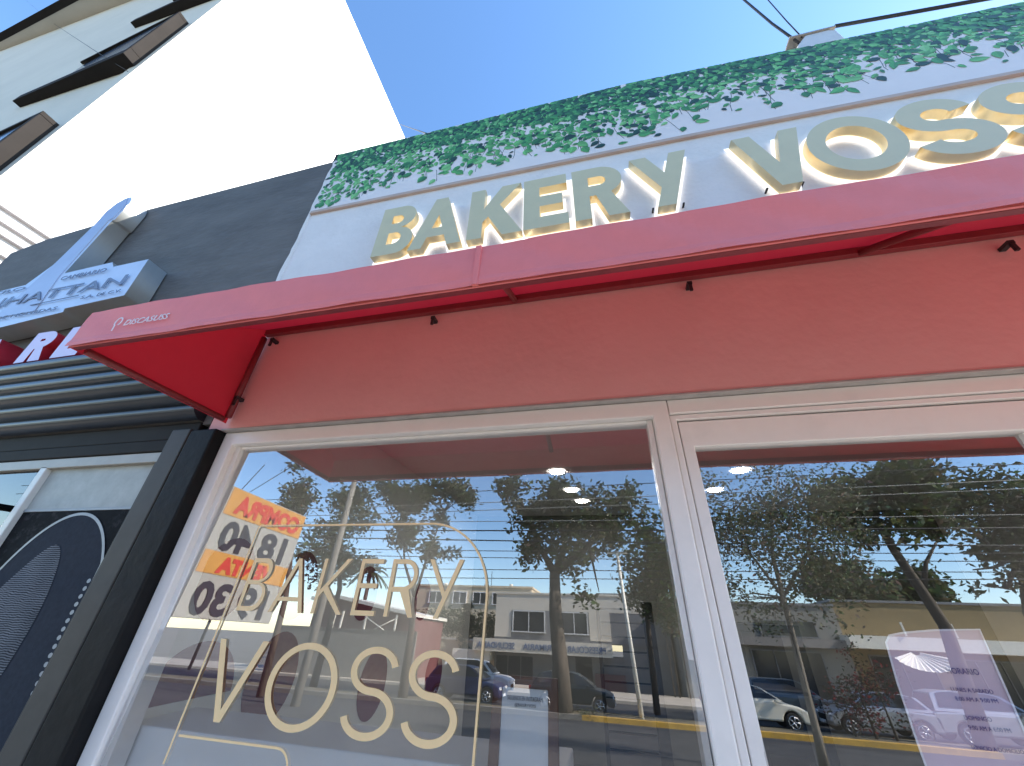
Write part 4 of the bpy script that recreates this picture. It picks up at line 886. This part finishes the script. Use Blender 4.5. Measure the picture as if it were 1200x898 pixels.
# vehicles
def car(label, loc, rot, paint, kind='hatchback'):
    t = thing('parked_car', label, 'car', loc, 'cars parked across the street')
    if kind == 'suv':
        low = [(-2.2, .42), (-2.25, .75), (-2.2, 1.02), (-1.0, 1.06), (.75, 1.06), (1.9, .95), (2.2, .82), (2.25, .5), (2.2, .32), (-2.15, .32)]
        gh = [(-2.1, 1.04), (-1.9, 1.62), (-1.5, 1.70), (.2, 1.70), (.55, 1.62), (1.25, 1.05)]
    else:
        low = [(-2.0, .38), (-2.05, .7), (-1.95, .92), (-.9, .96), (.7, .96), (1.65, .84), (1.95, .70), (2.02, .45), (1.98, .26), (-1.95, .26)]
        gh = [(-1.92, .94), (-1.55, 1.40), (-1.1, 1.48), (.05, 1.48), (.35, 1.42), (1.15, .95)]
    xw = (-1.25, 1.3); rr = .345 if kind == 'suv' else .315
    # arches cut into the lower outline
    prof_ = [p for p in low if p[1] > .33]
    bot = []
    zb5 = .32 if kind == 'suv' else .26
    for cx in (xw[1], xw[0]): bot += [(cx+(rr+.06)*math.cos(R(q)), max(zb5, rr+(rr+.06)*math.sin(R(q)))) for q in range(0, 181, 20)]
    outl = [(low[-2][0], zb5)] + bot + [(low[-1][0], zb5)] + low[:-2]
    mb = MB(); mb.prism([(loc[0]+x, loc[1]-.84, loc[2]+z) for x, z in outl], (0, 1.68, 0)); mb.build('body', paint, t, .07)
    mb = MB(); n_ = len(gh)
    sides = []
    for sg_ in (-1, 1): sides.append([(loc[0]+x, loc[1]+sg_*(.80-.24*(z-gh[0][1])/(.55)), loc[2]+z) for x, z in gh])
    mb.face(sides[0][::-1]); mb.face(sides[1])
    for k in range(n_): mb.face([sides[0][k], sides[0][(k+1) % n_], sides[1][(k+1) % n_], sides[1][k]])
    mb.build('cabin', paint, t, .05)
    cxm = sum(x for x, z in gh)/n_; czm = sum(z for x, z in gh)/n_
    for sg_ in (-1, 1):
        q = []
        for x, z in gh: xx, zz = cxm+(x-cxm)*.86, czm+.03+(z-czm)*.78; q.append((loc[0]+xx, loc[1]+sg_*(.808-.24*(zz-gh[0][1])/.55), loc[2]+zz))
        mb = MB(); mb.prism(q, (0, sg_*.012, 0)); mb.build('side_window', car_glass, t)
    for (ia, ib, nm) in ((n_-2, n_-1, 'windscreen'), (1, 0, 'rear_window')):
        A_, B2 = gh[ia], gh[ib]; q = []
        for sg_, (x, z), u in ((-1, A_, .1), (1, A_, .1), (1, B2, .1), (-1, B2, .1)):
            o_ = B2 if (x, z) == A_ else A_; xx, zz = x+(o_[0]-x)*u, z+(o_[1]-z)*u; nx = .02 if nm == 'windscreen' else -.02
            q.append((loc[0]+xx+nx, loc[1]+sg_*(.72-.24*(zz-gh[0][1])/.55), loc[2]+zz+.012))
        mb = MB(); mb.face(q); mb.build(nm, car_glass, t)
    for cx in xw:
        for sg_ in (-1, 1):
            c0 = Vector((loc[0]+cx, loc[1]+sg_*.73, loc[2]+rr)); wl = bpy.data.objects.new('wheel', None); col.objects.link(wl); wl.parent = t; wl.matrix_parent_inverse = Matrix.Translation(parent_origin(t)).inverted()
            mb = MB(); mb.tube([c0-Vector((0, .1, 0)), c0+Vector((0, .1, 0))], rr, 22); mb.build('tyre', tyre, wl, .02)
            mb = MB(); ce = c0+Vector((0, sg_*.101, 0)); mb.tube([ce, ce+Vector((0, sg_*.012, 0))], rr*.18, 10)
            for k in range(5):
                q = 2*math.pi*k/5; dv = Vector((math.cos(q), 0, math.sin(q))); mb.tube([ce, ce+dv*rr*.66], rr*.10, 5)
            ring_ = [ce+Vector((math.cos(2*math.pi*k/20), 0, math.sin(2*math.pi*k/20)))*rr*.66 for k in range(21)]; mb.tube(ring_, rr*.06, 5); mb.build('rim', rim, wl)
    for sg_ in (-1, 1):
        xf, xr = low[5][0]+.12, low[1][0]-.01; zf = low[6][1]-.06
        mb = MB(); mb.box((loc[0]+xf, loc[1]+sg_*.62-.17, loc[2]+zf-.07), (loc[0]+low[6][0]+.045, loc[1]+sg_*.62+.17, loc[2]+zf+.06)); mb.build('headlight', headlamp, t, .03)
        mb = MB(); mb.box((loc[0]+xr-.03, loc[1]+sg_*.66-.12, loc[2]+.72), (loc[0]+xr+.12, loc[1]+sg_*.66+.12, loc[2]+.9)); mb.build('tail_light', taillight, t, .02)
        mb = MB(); mb.box((loc[0]+.72, loc[1]+sg_*.92-.08, loc[2]+low[3][1]-.02), (loc[0]+.86, loc[1]+sg_*.92+.08, loc[2]+low[3][1]+.1)); mb.build('mirror', paint, t, .03)
    mb = MB(); mb.box((loc[0]+low[7][0]-.06, loc[1]-.35, loc[2]+.42), (loc[0]+low[7][0]+.012, loc[1]+.35, loc[2]+.62)); mb.build('grille', dark_fascia, t, .01)
    mb = MB(); mb.box((loc[0]+low[7][0]+.0, loc[1]-.25, loc[2]+.32), (loc[0]+low[7][0]+.03, loc[1]+.25, loc[2]+.42)); mb.build('number_plate', paper, t)
    t.rotation_euler.z = rot
    return t
GZ = -1.1
def cx_(px, py, d_): return S(px, py, d_).x
car('dark teal hatchback parked by the school planter', (cx_(672, 830, 22.6), -22.6, GZ), 0, CARP['dark teal'])
car('cream white hatchback parked near the flowering shrub', (cx_(893, 840, 22.6)-.3, -22.6, GZ), 0, CARP['cream white'])
car('small silver hatchback half hidden by the flowering shrub', (cx_(960, 845, 23.0)+2.2, -23.0, GZ), math.pi, CARP['silver'])
car('large silver estate parked beyond the shrub', (cx_(1092, 840, 23.0)+1.9, -23.0, GZ), 0, CARP['silver'], 'suv')
car('grey sport utility car behind the cream white hatchback', (cx_(935, 830, 26)-.2, -26.2, GZ-.06), 0, CARP['grey'], 'suv')
car('white sport utility car before the terrace wall', (cx_(560, 805, 27), -26.6, GZ-.07), 0, CARP['white'], 'suv')
car('dark blue hatchback parked left of the dark teal one', (cx_(545, 830, 22.6), -22.6, GZ), 0, CARP['blue'])
